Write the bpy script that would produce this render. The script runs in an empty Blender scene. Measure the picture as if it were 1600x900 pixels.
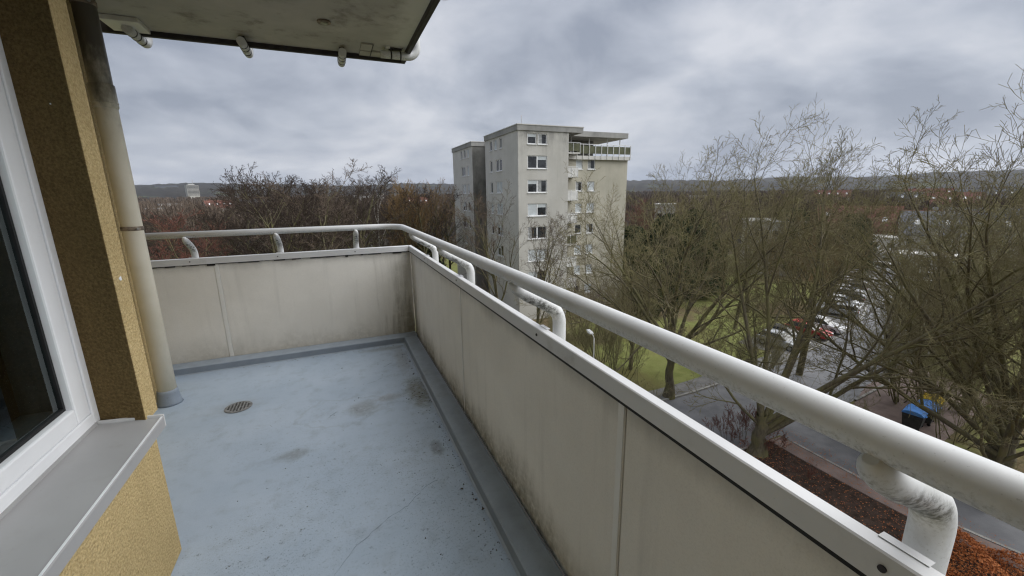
import bpy, bmesh, math, random
import numpy as np
from mathutils import Vector, Matrix

scene = bpy.context.scene
COL = scene.collection
RAD = math.radians

# ------------------------------------------------------------------ camera
EYE = Vector((0.0, 0.0, 1.5))
FPX = 646.25            # focal length in pixels of a 1600 px wide frame
YAW, PITCH, ROLL = RAD(22.954), RAD(12.917), RAD(-0.775)
cam_data = bpy.data.cameras.new('camera')
cam = bpy.data.objects.new('camera', cam_data)
COL.objects.link(cam)
fw = Vector((math.sin(YAW) * math.cos(PITCH), math.cos(YAW) * math.cos(PITCH), -math.sin(PITCH)))
rt = Vector((math.cos(YAW), -math.sin(YAW), 0))
up = rt.cross(fw)
r2 = rt * math.cos(ROLL) + up * math.sin(ROLL)
u2 = -rt * math.sin(ROLL) + up * math.cos(ROLL)
cam.matrix_world = Matrix(((r2.x, u2.x, -fw.x, EYE.x), (r2.y, u2.y, -fw.y, EYE.y), (r2.z, u2.z, -fw.z, EYE.z), (0, 0, 0, 1)))
cam_data.sensor_width = 36.0
cam_data.lens = 36.0 * FPX / 1600.0
cam_data.clip_start = 0.02
cam_data.clip_end = 30000
scene.camera = cam

# ------------------------------------------------------------------ world: overcast sky
SUN_EL, SUN_AZ = RAD(50), RAD(112)      # azimuth clockwise from +Y
world = bpy.data.worlds.new('World'); scene.world = world
world.use_nodes = True
wn = world.node_tree.nodes; wl = world.node_tree.links
wn.clear()
def N(nodes, t, **kw):
    n = nodes.new(t)
    for k, v in kw.items(): setattr(n, k, v)
    return n
w_out = N(wn, 'ShaderNodeOutputWorld'); w_bg = N(wn, 'ShaderNodeBackground')
sky = N(wn, 'ShaderNodeTexSky', sky_type='NISHITA', sun_disc=False, sun_elevation=SUN_EL, sun_rotation=SUN_AZ)
sky.air_density = 1.5; sky.dust_density = 3.0
tc = N(wn, 'ShaderNodeTexCoord')
sep = N(wn, 'ShaderNodeSeparateXYZ'); wl.new(tc.outputs['Generated'], sep.inputs[0])
def wmath(op, a, b=None, clamp=False):
    n = N(wn, 'ShaderNodeMath', operation=op); n.use_clamp = clamp
    for i, v in enumerate((a, b)):
        if v is None: continue
        if isinstance(v, (int, float)): n.inputs[i].default_value = v
        else: wl.new(v, n.inputs[i])
    return n.outputs[0]
zc = wmath('ADD', wmath('MAXIMUM', sep.outputs[2], 0.0), 0.30)
comb = N(wn, 'ShaderNodeCombineXYZ')
wl.new(wmath('DIVIDE', sep.outputs[0], zc), comb.inputs[0]); wl.new(wmath('DIVIDE', sep.outputs[1], zc), comb.inputs[1])
def wnoise(scale, detail, rough, dist, off):
    mp = N(wn, 'ShaderNodeMapping'); mp.inputs['Location'].default_value = off
    wl.new(comb.outputs[0], mp.inputs[0])
    n = N(wn, 'ShaderNodeTexNoise'); n.inputs['Scale'].default_value = scale; n.inputs['Detail'].default_value = detail
    n.inputs['Roughness'].default_value = rough; n.inputs['Distortion'].default_value = dist
    wl.new(mp.outputs[0], n.inputs['Vector']); return n.outputs[0]
n1 = wnoise(1.05, 6, 0.52, 0.5, (3.1, 1.7, 0)); n2 = wnoise(2.6, 7, 0.57, 0.4, (9.3, 4.2, 2))
csum = wmath('ADD', wmath('MULTIPLY', n1, 0.66), wmath('MULTIPLY', n2, 0.34))
ramp = N(wn, 'ShaderNodeValToRGB'); wl.new(csum, ramp.inputs[0])
e = ramp.color_ramp.elements
e[0].position = 0.395; e[0].color = (0.30, 0.335, 0.41, 1)
e[1].position = 0.62; e[1].color = (0.66, 0.68, 0.735, 1)
m_ = ramp.color_ramp.elements.new(0.50); m_.color = (0.46, 0.495, 0.57, 1)
# share of blue sky light that still filters through the cloud layer
skm = N(wn, 'ShaderNodeMix', data_type='RGBA'); skm.inputs[0].default_value = 0.93
sks = N(wn, 'ShaderNodeMix', data_type='RGBA', blend_type='MULTIPLY'); sks.inputs[0].default_value = 1.0
wl.new(sky.outputs[0], sks.inputs[6]); sks.inputs[7].default_value = (0.09, 0.09, 0.09, 1)
wl.new(sks.outputs[2], skm.inputs[6]); wl.new(ramp.outputs[0], skm.inputs[7])
wl.new(skm.outputs[2], w_bg.inputs[0]); w_bg.inputs[1].default_value = 0.325
wl.new(w_bg.outputs[0], w_out.inputs[0])

sun_d = bpy.data.lights.new('sun', 'SUN'); sun_d.energy = 1.5; sun_d.angle = RAD(75); sun_d.color = (1.0, 0.985, 0.955)
sun = bpy.data.objects.new('sun', sun_d); COL.objects.link(sun)
sd = Vector((math.sin(SUN_AZ) * math.cos(SUN_EL), math.cos(SUN_AZ) * math.cos(SUN_EL), math.sin(SUN_EL)))
sun.rotation_euler = (-sd).to_track_quat('-Z', 'Y').to_euler()
scene.view_settings.view_transform = 'Standard'; scene.view_settings.look = 'None'
scene.view_settings.gamma = 1.0; scene.view_settings.use_curve_mapping = False
scene.view_settings.exposure = 1.7
try:
    scene.cycles.max_bounces = 8; scene.cycles.volume_bounces = 1
    scene.cycles.use_denoising = True
    scene.cycles.filter_width = 1.25
except Exception: pass

GZ = -14.0      # level of the ground; the balcony floor is z = 0
HAZE = 0.00006
def G(px, dist):
    """ground point on the bearing of an image column, at a distance in metres"""
    d = fw * FPX + r2 * (px - 800) - u2 * (301 - 450)
    d = Vector((d.x, d.y)).normalized()
    return Vector((d.x * dist, d.y * dist, GZ))

# ------------------------------------------------------------------ scene helpers
def tag(o, label=None, cat=None, group=None, kind=None):
    if label: o['label'] = label
    if cat: o['category'] = cat
    if group: o['group'] = group
    if kind: o['kind'] = kind
    return o
def empty(name, loc=(0, 0, 0), rz=0, label=None, cat=None, group=None, kind=None):
    o = bpy.data.objects.new(name, None); COL.objects.link(o)
    o.location = loc; o.rotation_euler = (0, 0, rz); o.empty_display_size = 0.2
    return tag(o, label, cat, group, kind)
def link(name, me, parent=None, loc=None, rz=None):
    o = bpy.data.objects.new(name, me); COL.objects.link(o)
    if parent: o.parent = parent
    if loc is not None: o.location = loc
    if rz is not None: o.rotation_euler = (0, 0, rz)
    return o
def copy_tree(o, parent=None):
    c = o.copy(); COL.objects.link(c); c.parent = parent
    for ch in list(o.children): copy_tree(ch, c)
    return c

class MB:
    def __init__(s): s.v = []; s.f = []; s.sm = []
    def add(s, vs, fs, smooth=False):
        b = len(s.v); s.v += [tuple(v) for v in vs]
        for f in fs: s.f.append(tuple(i + b for i in f)); s.sm.append(smooth)
        return s
    def box(s, x0, x1, y0, y1, z0, z1):
        return s.add([(x0,y0,z0),(x1,y0,z0),(x1,y1,z0),(x0,y1,z0),(x0,y0,z1),(x1,y0,z1),(x1,y1,z1),(x0,y1,z1)],
              [(0,3,2,1),(4,5,6,7),(0,1,5,4),(1,2,6,5),(2,3,7,6),(3,0,4,7)])
    def prism(s, poly, axis, a, b):
        """poly: 2D outline, extruded along axis (0,1,2) from a to b"""
        n = len(poly)
        def P(p, t):
            return (t, p[0], p[1]) if axis == 0 else (p[0], t, p[1]) if axis == 1 else (p[0], p[1], t)
        vs = [P(p, a) for p in poly] + [P(p, b) for p in poly]
        fs = [tuple(range(n))[::-1], tuple(range(n, 2 * n))] + [(i, (i + 1) % n, n + (i + 1) % n, n + i) for i in range(n)]
        return s.add(vs, fs)
    def tube(s, pts, r, k=16, caps=True, smooth=True):
        pts = [Vector(p) for p in pts]; n = len(pts)
        rr = r if isinstance(r, (list, tuple)) else [r] * n
        vs = []; prev = None
        for i, p in enumerate(pts):
            t = (pts[min(i + 1, n - 1)] - pts[max(i - 1, 0)]).normalized()
            if prev is None:
                ref = Vector((0, 0, 1)) if abs(t.z) < 0.9 else Vector((1, 0, 0))
                a = t.cross(ref).normalized()
            else: a = (prev - t * prev.dot(t)).normalized()
            prev = a; b = t.cross(a)
            for j in range(k):
                th = 2 * math.pi * j / k
                vs.append(p + (a * math.cos(th) + b * math.sin(th)) * rr[i])
        fs = [(i*k+j, i*k+(j+1)%k, (i+1)*k+(j+1)%k, (i+1)*k+j) for i in range(n-1) for j in range(k)]
        s.add(vs, fs, smooth)
        if caps: s.add(vs[:k], [tuple(range(k))[::-1]]); s.add(vs[-k:], [tuple(range(k))])
        return s
    def disc(s, c, r, z1, z0=None, k=24):
        pts = [(c[0] + r * math.cos(2*math.pi*i/k), c[1] + r * math.sin(2*math.pi*i/k)) for i in range(k)]
        return s.prism(pts, 2, z0 if z0 is not None else c[2], z1)
    def mesh(s, name, mat=None, bevel=0.0, seg=2):
        me = bpy.data.meshes.new(name); me.from_pydata(s.v, [], s.f); me.update()
        me.polygons.foreach_set('use_smooth', s.sm)
        bm = bmesh.new(); bm.from_mesh(me)
        if any(s.sm): bmesh.ops.remove_doubles(bm, verts=bm.verts, dist=1e-5)
        bmesh.ops.recalc_face_normals(bm, faces=bm.faces)
        if bevel > 0:
            bmesh.ops.bevel(bm, geom=list(bm.edges), offset=bevel, segments=seg, profile=0.5, affect='EDGES', clamp_overlap=True)
        bm.to_mesh(me); bm.free()
        if mat: me.materials.append(mat)
        return me
    def build(s, name, mat=None, parent=None, bevel=0.0, seg=2):
        return link(name, s.mesh(name, mat, bevel, seg), parent)

# ------------------------------------------------------------------ materials
class NT:
    """thin wrapper to write node materials briefly"""
    def __init__(s, name):
        s.m = bpy.data.materials.new(name); s.m.use_nodes = True
        s.t = s.m.node_tree; s.n = s.t.nodes; s.l = s.t.links
        s.n.clear()
        s.out = s.n.new('ShaderNodeOutputMaterial'); s.b = s.n.new('ShaderNodeBsdfPrincipled')
        s.l.new(s.b.outputs[0], s.out.inputs[0])
        s.b.inputs['Specular IOR Level'].default_value = 0.30
    def put(s, sock, v):
        if isinstance(v, bpy.types.NodeSocket): s.l.new(v, sock)
        elif isinstance(v, (tuple, list)) and sock.type == 'RGBA': sock.default_value = (v[0], v[1], v[2], 1)
        else: sock.default_value = v
    def math(s, op, a, b=0.0, c=None, clamp=False):
        n = s.n.new('ShaderNodeMath'); n.operation = op; n.use_clamp = clamp
        s.put(n.inputs[0], a); s.put(n.inputs[1], b)
        if c is not None: s.put(n.inputs[2], c)
        return n.outputs[0]
    def mix(s, f, a, b, blend='MIX'):
        n = s.n.new('ShaderNodeMix'); n.data_type = 'RGBA'; n.blend_type = blend
        s.put(n.inputs[0], f); s.put(n.inputs[6], a); s.put(n.inputs[7], b); return n.outputs[2]
    def coord(s, kind='Object'):
        if kind == 'Position': return s.n.new('ShaderNodeNewGeometry').outputs['Position']
        return s.n.new('ShaderNodeTexCoord').outputs[kind]
    def mapping(s, v, loc=(0,0,0), scale=(1,1,1), rot=(0,0,0)):
        n = s.n.new('ShaderNodeMapping'); s.put(n.inputs[0], v)
        n.inputs['Location'].default_value = loc; n.inputs['Scale'].default_value = scale; n.inputs['Rotation'].default_value = rot
        return n.outputs[0]
    def noise(s, v, scale, detail=4, rough=0.55, dist=0.0):
        n = s.n.new('ShaderNodeTexNoise'); s.put(n.inputs['Vector'], v)
        n.inputs['Scale'].default_value = scale; n.inputs['Detail'].default_value = detail
        n.inputs['Roughness'].default_value = rough; n.inputs['Distortion'].default_value = dist
        return n.outputs[0]
    def voro(s, v, scale, feat='F1', rnd=1.0):
        n = s.n.new('ShaderNodeTexVoronoi'); n.feature = feat; s.put(n.inputs['Vector'], v)
        n.inputs['Scale'].default_value = scale; n.inputs['Randomness'].default_value = rnd
        return n.outputs['Distance']
    def ramp(s, v, lo, hi, a=0.0, b=1.0, smooth=True):
        n = s.n.new('ShaderNodeMapRange'); n.interpolation_type = 'SMOOTHSTEP' if smooth else 'LINEAR'
        s.put(n.inputs[0], v); n.inputs[1].default_value = lo; n.inputs[2].default_value = hi
        n.inputs[3].default_value = a; n.inputs[4].default_value = b; return n.outputs[0]
    def sep(s, v):
        n = s.n.new('ShaderNodeSeparateXYZ'); s.put(n.inputs[0], v); return n.outputs
    def blob(s, pos, cx, cy, rx, ry, edge, nz):
        """irregular patch on a horizontal surface: 1 inside, 0 outside"""
        o = s.sep(pos)
        dx = s.math('DIVIDE', s.math('SUBTRACT', o[0], cx), rx); dy = s.math('DIVIDE', s.math('SUBTRACT', o[1], cy), ry)
        d = s.math('SQRT', s.math('ADD', s.math('MULTIPLY', dx, dx), s.math('MULTIPLY', dy, dy)))
        d = s.math('ADD', d, s.math('MULTIPLY', s.math('SUBTRACT', nz, 0.5), 1.6))
        return s.ramp(d, 1.0 - edge, 1.0 + edge, 1.0, 0.0)
    def bump(s, h, strength=0.3, dist=0.01):
        n = s.n.new('ShaderNodeBump'); n.inputs['Strength'].default_value = strength; n.inputs['Distance'].default_value = dist
        s.put(n.inputs['Height'], h); s.l.new(n.outputs[0], s.b.inputs['Normal'])
    def done(s, col, rough=0.7, metal=0.0, spec=None):
        s.put(s.b.inputs['Base Color'], col); s.put(s.b.inputs['Roughness'], rough); s.b.inputs['Metallic'].default_value = metal
        if spec is not None: s.b.inputs['Specular IOR Level'].default_value = spec
        return s.m
def simple(name, col, rough=0.7, var=0.18, scale=6.0, metal=0.0, bump=0.0, bscale=60, kind='Object', spec=None):
    t = NT(name); c = t.coord(kind)
    n = t.noise(c, scale, 6, 0.6)
    lo = tuple(x * (1 - var) for x in col); hi = tuple(min(1, x * (1 + var)) for x in col)
    cc = t.mix(t.ramp(n, 0.3, 0.7), lo, hi)
    if bump: t.bump(t.noise(c, bscale, 4, 0.6), bump, 0.004)
    return t.done(cc, rough, metal, spec)
M = {}
# ------------------------------------------------------------------ materials of the balcony
def mat_floor():
    t = NT('floor coating'); p = t.coord('Position')
    n_big = t.noise(p, 1.3, 6, 0.6); n_mid = t.noise(p, 9, 6, 0.65); n_fine = t.noise(p, 170, 3, 0.7)
    base = t.mix(t.ramp(n_big, 0.3, 0.7), (0.35, 0.435, 0.545), (0.42, 0.505, 0.615))
    base = t.mix(t.math('MULTIPLY', t.ramp(n_mid, 0.48, 0.75), 0.30), base, (0.215, 0.235, 0.262))
    # grit speckles gathered in loose patches
    sp = t.ramp(t.noise(p, 62, 5, 0.75), 0.585, 0.66); patch = t.ramp(t.noise(t.mapping(p, (5.2, 1.4, 0)), 1.9, 4, 0.6), 0.42, 0.66)
    base = t.mix(t.math('MULTIPLY', t.math('MULTIPLY', sp, patch), 0.62), base, (0.075, 0.080, 0.085))
    dn = t.noise(p, 14, 6, 0.7)
    for cx, cy, rx, ry, col, k in ((0.48, 3.02, 0.085, 0.26, (0.14, 0.142, 0.105), 0.85), (0.06, 2.93, 0.10, 0.10, (0.16, 0.16, 0.145), 0.55), (0.26, 3.02, 0.10, 0.05, (0.20, 0.165, 0.14), 0.4),
                                   (-0.36, 2.52, 0.075, 0.055, (0.15, 0.155, 0.135), 0.55), (0.44, 2.24, 0.035, 0.07, (0.085, 0.085, 0.07), 0.6),
                                   (0.46, 3.75, 0.06, 0.3, (0.20, 0.185, 0.165), 0.4), (0.33, 4.09, 0.20, 0.05, (0.17, 0.165, 0.15), 0.5), (-0.80, 3.34, 0.15, 0.11, (0.20, 0.21, 0.21), 0.3)):
        b = t.math('MULTIPLY', t.blob(p, cx, cy, rx, ry, 0.55, dn), t.ramp(t.noise(p, 33, 6, 0.75), 0.25, 0.6, 0.35, 1.0))
        base = t.mix(t.math('MULTIPLY', b, k), base, col)
    g1 = t.ramp(t.noise(p, 95, 6, 0.85), 0.55, 0.66); g2 = t.ramp(t.noise(t.mapping(p, (1, 2, 3)), 26, 6, 0.8), 0.58, 0.68)
    for cx, cy, rx, ry, k in ((-0.40, 1.80, 0.34, 0.28, 0.95), (0.42, 2.0, 0.20, 0.6, 0.85), (0.0, 2.2, 0.40, 0.35, 0.75), (0.44, 3.4, 0.14, 0.7, 0.85), (0.30, 1.5, 0.35, 0.3, 0.75), (-0.6, 2.9, 0.45, 0.3, 0.5), (-0.2, 3.7, 0.6, 0.25, 0.45)):
        b = t.blob(p, cx, cy, rx, ry, 0.7, dn)
        base = t.mix(t.math('MULTIPLY', t.math('MULTIPLY', b, t.math('MAXIMUM', g1, g2)), k), base, (0.07, 0.07, 0.068))
    pud = t.blob(p, -0.05, 2.95, 0.28, 0.22, 0.12, t.noise(p, 5, 4, 0.6)); rim = t.math('MULTIPLY', pud, t.math('SUBTRACT', 1.0, pud))
    base = t.mix(t.math('MULTIPLY', rim, 0.9), base, (0.20, 0.22, 0.24))
    h = t.math('ADD', t.math('MULTIPLY', n_fine, 0.5), t.math('MULTIPLY', n_mid, 0.9))
    t.bump(h, 0.35, 0.005)
    return t.done(base, t.ramp(n_mid, 0.3, 0.8, 0.38, 0.62), spec=0.45)
def mat_upstand():
    t = NT('upstand coating'); p = t.coord('Position')
    n = t.noise(p, 7, 6, 0.65)
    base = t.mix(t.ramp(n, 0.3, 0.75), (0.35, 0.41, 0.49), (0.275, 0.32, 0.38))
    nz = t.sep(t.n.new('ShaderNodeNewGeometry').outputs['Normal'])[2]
    base = t.mix(t.ramp(nz, 0.5, 0.95, 0.55, 0.0), base, (0.13, 0.16, 0.205))  # shade of the upright faces painted into the colour, top stays paler
    g = t.noise(p, 42, 5, 0.75)
    base = t.mix(t.math('MULTIPLY', t.ramp(g, 0.60, 0.70), 0.4), base, (0.12, 0.13, 0.125))
    t.bump(t.noise(p, 120, 3, 0.7), 0.3, 0.003)
    return t.done(base, 0.5)
def mat_panel():
    t = NT('weathered fibre cement'); p = t.coord('Position'); o = t.sep(p)
    streak = t.noise(t.mapping(p, scale=(9, 9, 0.55)), 1.6, 6, 0.65)
    cloud = t.noise(p, 2.1, 6, 0.6); fine = t.noise(p, 210, 3, 0.75)
    base = t.mix(t.ramp(cloud, 0.3, 0.72), (0.69, 0.675, 0.635), (0.765, 0.75, 0.71))
    base = t.mix(t.math('MULTIPLY', t.ramp(streak, 0.50, 0.80), 0.26), base, (0.38, 0.37, 0.345))
    base = t.mix(t.math('MULTIPLY', t.ramp(fine, 0.42, 0.75), 0.18), base, (0.30, 0.29, 0.27))
    # rising algae along the foot, uneven tongues
    tong = t.noise(t.mapping(p, scale=(3.2, 3.2, 1.2)), 1.0, 8, 0.68)
    hgt = t.math('ADD', o[2], t.math('MULTIPLY', t.math('SUBTRACT', tong, 0.5), -0.55))
    right = t.ramp(o[0], 0.60, 0.68)
    lim = t.ramp(hgt, -0.02, 0.30, 1.0, 0.0)
    alg = t.math('MULTIPLY', lim, t.math('ADD', t.math('MULTIPLY', right, 0.55), 0.33))
    base = t.mix(t.math('MULTIPLY', alg, t.ramp(t.noise(p, 26, 7, 0.8), 0.22, 0.62)), base, (0.105, 0.097, 0.060))
    # water stains in the corner where the two sides meet
    cx = t.math('SUBTRACT', 0.70, o[0]); cy = t.math('SUBTRACT', 4.33, o[1])
    dc = t.math('ADD', t.math('ADD', cx, cy), t.math('MULTIPLY', t.math('SUBTRACT', t.noise(t.mapping(p, scale=(12, 12, 1.1)), 1.3, 6, 0.6), 0.5), 0.9))
    cor = t.math('MULTIPLY', t.ramp(dc, 0.0, 0.34, 1.0, 0.0), t.ramp(o[2], 0.25, 0.95, 1.0, 0.35))
    base = t.mix(t.math('MULTIPLY', t.math('MULTIPLY', cor, 0.72), t.ramp(t.noise(p, 17, 7, 0.75), 0.25, 0.6, 0.45, 1.0)), base, (0.15, 0.135, 0.085))
    # dirt washed from the seam below the cap
    top = t.math('ADD', o[2], t.math('MULTIPLY', t.math('SUBTRACT', tong, 0.5), 0.16))
    base = t.mix(t.math('MULTIPLY', t.ramp(top, 0.84, 0.95), 0.50), base, (0.17, 0.165, 0.155))
    t.bump(t.math('ADD', t.math('MULTIPLY', fine, 0.5), t.noise(p, 40, 4, 0.7)), 0.18, 0.003)
    return t.done(base, 0.82, spec=0.25)
def mat_whitepaint(name, col, grime=0.5, scale=5):
    t = NT(name); p = t.coord('Position')
    base = t.mix(t.ramp(t.noise(p, 3.0, 5, 0.6), 0.3, 0.7), tuple(c * 0.93 for c in col), col)
    g = t.math('MULTIPLY', t.ramp(t.noise(p, scale, 8, 0.7), 0.52, 0.78), grime)
    base = t.mix(g, base, (0.24, 0.24, 0.21))
    sp = t.ramp(t.noise(p, 75, 4, 0.8), 0.66, 0.72)
    base = t.mix(t.math('MULTIPLY', sp, grime * 0.9), base, (0.13, 0.13, 0.11))
    # fine hairline scuffs
    sc = t.ramp(t.noise(t.mapping(p, scale=(40, 2.4, 40)), 3.0, 3, 0.6), 0.70, 0.74)
    base = t.mix(t.math('MULTIPLY', sc, grime * 0.5), base, (0.30, 0.30, 0.28))
    t.bump(t.noise(p, 30, 4, 0.6), 0.05, 0.002)
    return t.done(base, t.ramp(t.noise(p, 12, 4, 0.6), 0.3, 0.7, 0.34, 0.5), spec=0.5)
def mat_rail(bend=False):
    t = NT('grimy white tube' if bend else 'white enamelled tube'); p = t.coord('Position')
    base = t.mix(t.ramp(t.noise(p, 3.0, 5, 0.6), 0.3, 0.7), (0.59, 0.605, 0.625), (0.64, 0.655, 0.67))
    # lichen and soot clinging to the underside of the tubes
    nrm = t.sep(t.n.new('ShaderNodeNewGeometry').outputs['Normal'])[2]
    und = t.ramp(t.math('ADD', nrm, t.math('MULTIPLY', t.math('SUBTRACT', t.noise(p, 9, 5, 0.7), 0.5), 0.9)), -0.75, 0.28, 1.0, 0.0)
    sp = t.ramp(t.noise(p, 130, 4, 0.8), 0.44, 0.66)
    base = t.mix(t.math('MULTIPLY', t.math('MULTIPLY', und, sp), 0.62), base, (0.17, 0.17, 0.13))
    sc = t.ramp(t.noise(t.mapping(p, scale=(30, 5, 30)), 2.6, 4, 0.7), 0.705, 0.73)
    base = t.mix(t.math('MULTIPLY', sc, 0.55), base, (0.12, 0.12, 0.11))
    gr = t.ramp(t.noise(p, 2.2, 7, 0.7), 0.48, 0.75); base = t.mix(t.math('MULTIPLY', gr, 0.30), base, (0.36, 0.36, 0.34))
    ch = t.ramp(t.noise(t.mapping(p, (2, 7, 1)), 19, 5, 0.7), 0.715, 0.73); base = t.mix(t.math('MULTIPLY', ch, 0.8), base, (0.10, 0.085, 0.07))
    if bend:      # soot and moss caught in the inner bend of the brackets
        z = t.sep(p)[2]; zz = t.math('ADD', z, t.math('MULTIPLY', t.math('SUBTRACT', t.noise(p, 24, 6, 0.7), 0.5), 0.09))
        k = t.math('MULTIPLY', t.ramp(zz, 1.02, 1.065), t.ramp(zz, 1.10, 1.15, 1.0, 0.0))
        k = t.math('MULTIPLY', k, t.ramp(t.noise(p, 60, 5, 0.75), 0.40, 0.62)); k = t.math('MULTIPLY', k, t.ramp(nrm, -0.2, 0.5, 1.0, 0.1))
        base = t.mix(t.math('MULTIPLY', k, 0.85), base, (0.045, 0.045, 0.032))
    sp2 = t.ramp(t.noise(p, 260, 2, 0.6), 0.66, 0.74); base = t.mix(t.math('MULTIPLY', sp2, 0.35), base, (0.2, 0.2, 0.19))
    return t.done(base, t.ramp(t.noise(p, 16, 4, 0.6), 0.3, 0.7, 0.40, 0.60), spec=0.4)
def mat_stucco(name, a, b, sc=1.0):
    t = NT(name); p = t.coord('Position')
    n = t.noise(p, 105 * sc, 5, 0.75); v = t.voro(p, 95 * sc); big = t.noise(p, 3.2, 5, 0.6)
    base = t.mix(t.ramp(n, 0.30, 0.70), a, b)
    base = t.mix(t.math('MULTIPLY', t.ramp(big, 0.35, 0.75), 0.25), base, tuple(x * 0.72 for x in a))
    base = t.mix(t.math('MULTIPLY', t.ramp(t.noise(p, 45 * sc, 5, 0.75), 0.62, 0.72), 0.45), base, tuple(x * 0.35 for x in a))
    run = t.ramp(t.noise(t.mapping(p, scale=(14, 14, 0.7)), 1.5, 6, 0.65), 0.50, 0.74); base = t.mix(t.math('MULTIPLY', run, 0.16), base, tuple(x * 0.45 for x in a))
    t.bump(t.math('ADD', t.math('MULTIPLY', v, -0.9), n), 0.9, 0.006)
    return t.done(base, 0.92, spec=0.1)
def mat_pipe():
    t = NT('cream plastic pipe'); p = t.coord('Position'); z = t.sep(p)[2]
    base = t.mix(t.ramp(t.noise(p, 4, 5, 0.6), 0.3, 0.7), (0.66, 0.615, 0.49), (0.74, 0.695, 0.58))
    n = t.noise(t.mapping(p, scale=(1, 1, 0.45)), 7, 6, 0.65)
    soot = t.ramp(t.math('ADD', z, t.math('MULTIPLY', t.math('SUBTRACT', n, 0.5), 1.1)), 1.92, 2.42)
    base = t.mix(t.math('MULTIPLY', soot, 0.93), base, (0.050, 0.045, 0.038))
    dirt = t.ramp(t.noise(t.mapping(p, (3, 2, 1), (1, 1, 0.3)), 6, 6, 0.7), 0.55, 0.78)
    base = t.mix(t.math('MULTIPLY', dirt, 0.35), base, (0.24, 0.215, 0.17))
    return t.done(base, 0.45, spec=0.4)
def mat_soffit():
    t = NT('painted soffit'); p = t.coord('Position')
    base = t.mix(t.ramp(t.noise(p, 1.8, 6, 0.6), 0.3, 0.7), (0.37, 0.36, 0.34), (0.47, 0.455, 0.43))
    st = t.math('MULTIPLY', t.ramp(t.noise(p, 4.2, 7, 0.7), 0.50, 0.72), 0.7)
    base = t.mix(st, base, (0.16, 0.145, 0.12))
    o = t.sep(p)
    ed = t.ramp(t.math('ADD', o[0], t.math('MULTIPLY', t.noise(p, 6, 5, 0.7), 0.35)), 0.70, 0.86)
    base = t.mix(t.math('MULTIPLY', ed, 0.5), base, (0.66, 0.67, 0.65))
    t.bump(t.noise(p, 90, 4, 0.7), 0.25, 0.004)
    return t.done(base, 0.85, spec=0.2)
def mat_glass(name='window glass', tint=(0.80, 0.90, 0.90)):
    t = NT(name); t.n.remove(t.b)
    tr = t.n.new('ShaderNodeBsdfTransparent'); gl = t.n.new('ShaderNodeBsdfGlossy'); fr = t.n.new('ShaderNodeFresnel'); mx = t.n.new('ShaderNodeMixShader')
    tr.inputs[0].default_value = (*tint, 1); gl.inputs[0].default_value = (0.95, 1.0, 1.0, 1); gl.inputs['Roughness'].default_value = 0.01; fr.inputs[0].default_value = 1.6
    t.l.new(fr.outputs[0], mx.inputs[0]); t.l.new(tr.outputs[0], mx.inputs[1]); t.l.new(gl.outputs[0], mx.inputs[2]); t.l.new(mx.outputs[0], t.out.inputs[0])
    return t.m
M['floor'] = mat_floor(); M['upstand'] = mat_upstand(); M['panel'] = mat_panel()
M['cap'] = mat_whitepaint('white coated aluminium', (0.60, 0.61, 0.625), 0.40, 6); M['rail'] = mat_rail(); M['bracket'] = mat_rail(True)
M['stucco'] = mat_stucco('yellow scratch render', (0.44, 0.325, 0.15), (0.66, 0.52, 0.285))
M['stucco_dark'] = mat_stucco('dark brown render', (0.10, 0.068, 0.028), (0.20, 0.14, 0.062))  # darker, browner colours than the yellow render, for the window reveal
M['pipe'] = mat_pipe(); M['soffit'] = mat_soffit(); M['glass'] = mat_glass()
M['pvc'] = mat_whitepaint('white window plastic', (0.80, 0.82, 0.85), 0.10, 3)
M['sill'] = mat_whitepaint('grey sill metal', (0.345, 0.345, 0.35), 0.35, 9)
M['sill_edge'] = simple('bright sill edge', (0.58, 0.585, 0.59), 0.4, 0.1, 10)
M['black'] = simple('black rubber', (0.012, 0.012, 0.013), 0.6, 0.2, 30)
M['darkmetal'] = simple('dark edge metal', (0.035, 0.032, 0.036), 0.55, 0.35, 14)
M['steel'] = simple('dull steel', (0.34, 0.335, 0.32), 0.42, 0.3, 40, metal=0.7)
M['rust'] = simple('weathered pipe clamp', (0.20, 0.165, 0.13), 0.7, 0.5, 30)
M['strip'] = mat_whitepaint('pale joint strip', (0.72, 0.72, 0.70), 0.3, 8)
M['void'] = simple('dark gap', (0.02, 0.019, 0.017), 0.9, 0.2, 10)
M['curtain'] = simple('grey voile curtain', (0.62, 0.66, 0.66), 0.9, 0.15, 5)
M['room'] = simple('room plaster', (0.60, 0.66, 0.66), 0.9, 0.08, 3)
M['room_floor'] = simple('dark room floor', (0.10, 0.085, 0.07), 0.5, 0.2, 6)

# ------------------------------------------------------------------ the balcony
W, D = 0.6926, 4.324
YB = -2.2                # rear end of the balcony
fl = MB().box(-1.36, 0.675, YB, 4.031, -0.2, 0.0).box(-1.70, 0.675, 4.0312, 4.316, -0.2, 0.0).build('balcony_floor', M['floor'])
tag(fl, 'blue grey coated balcony floor with stains and cracks', None, kind='structure')
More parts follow.
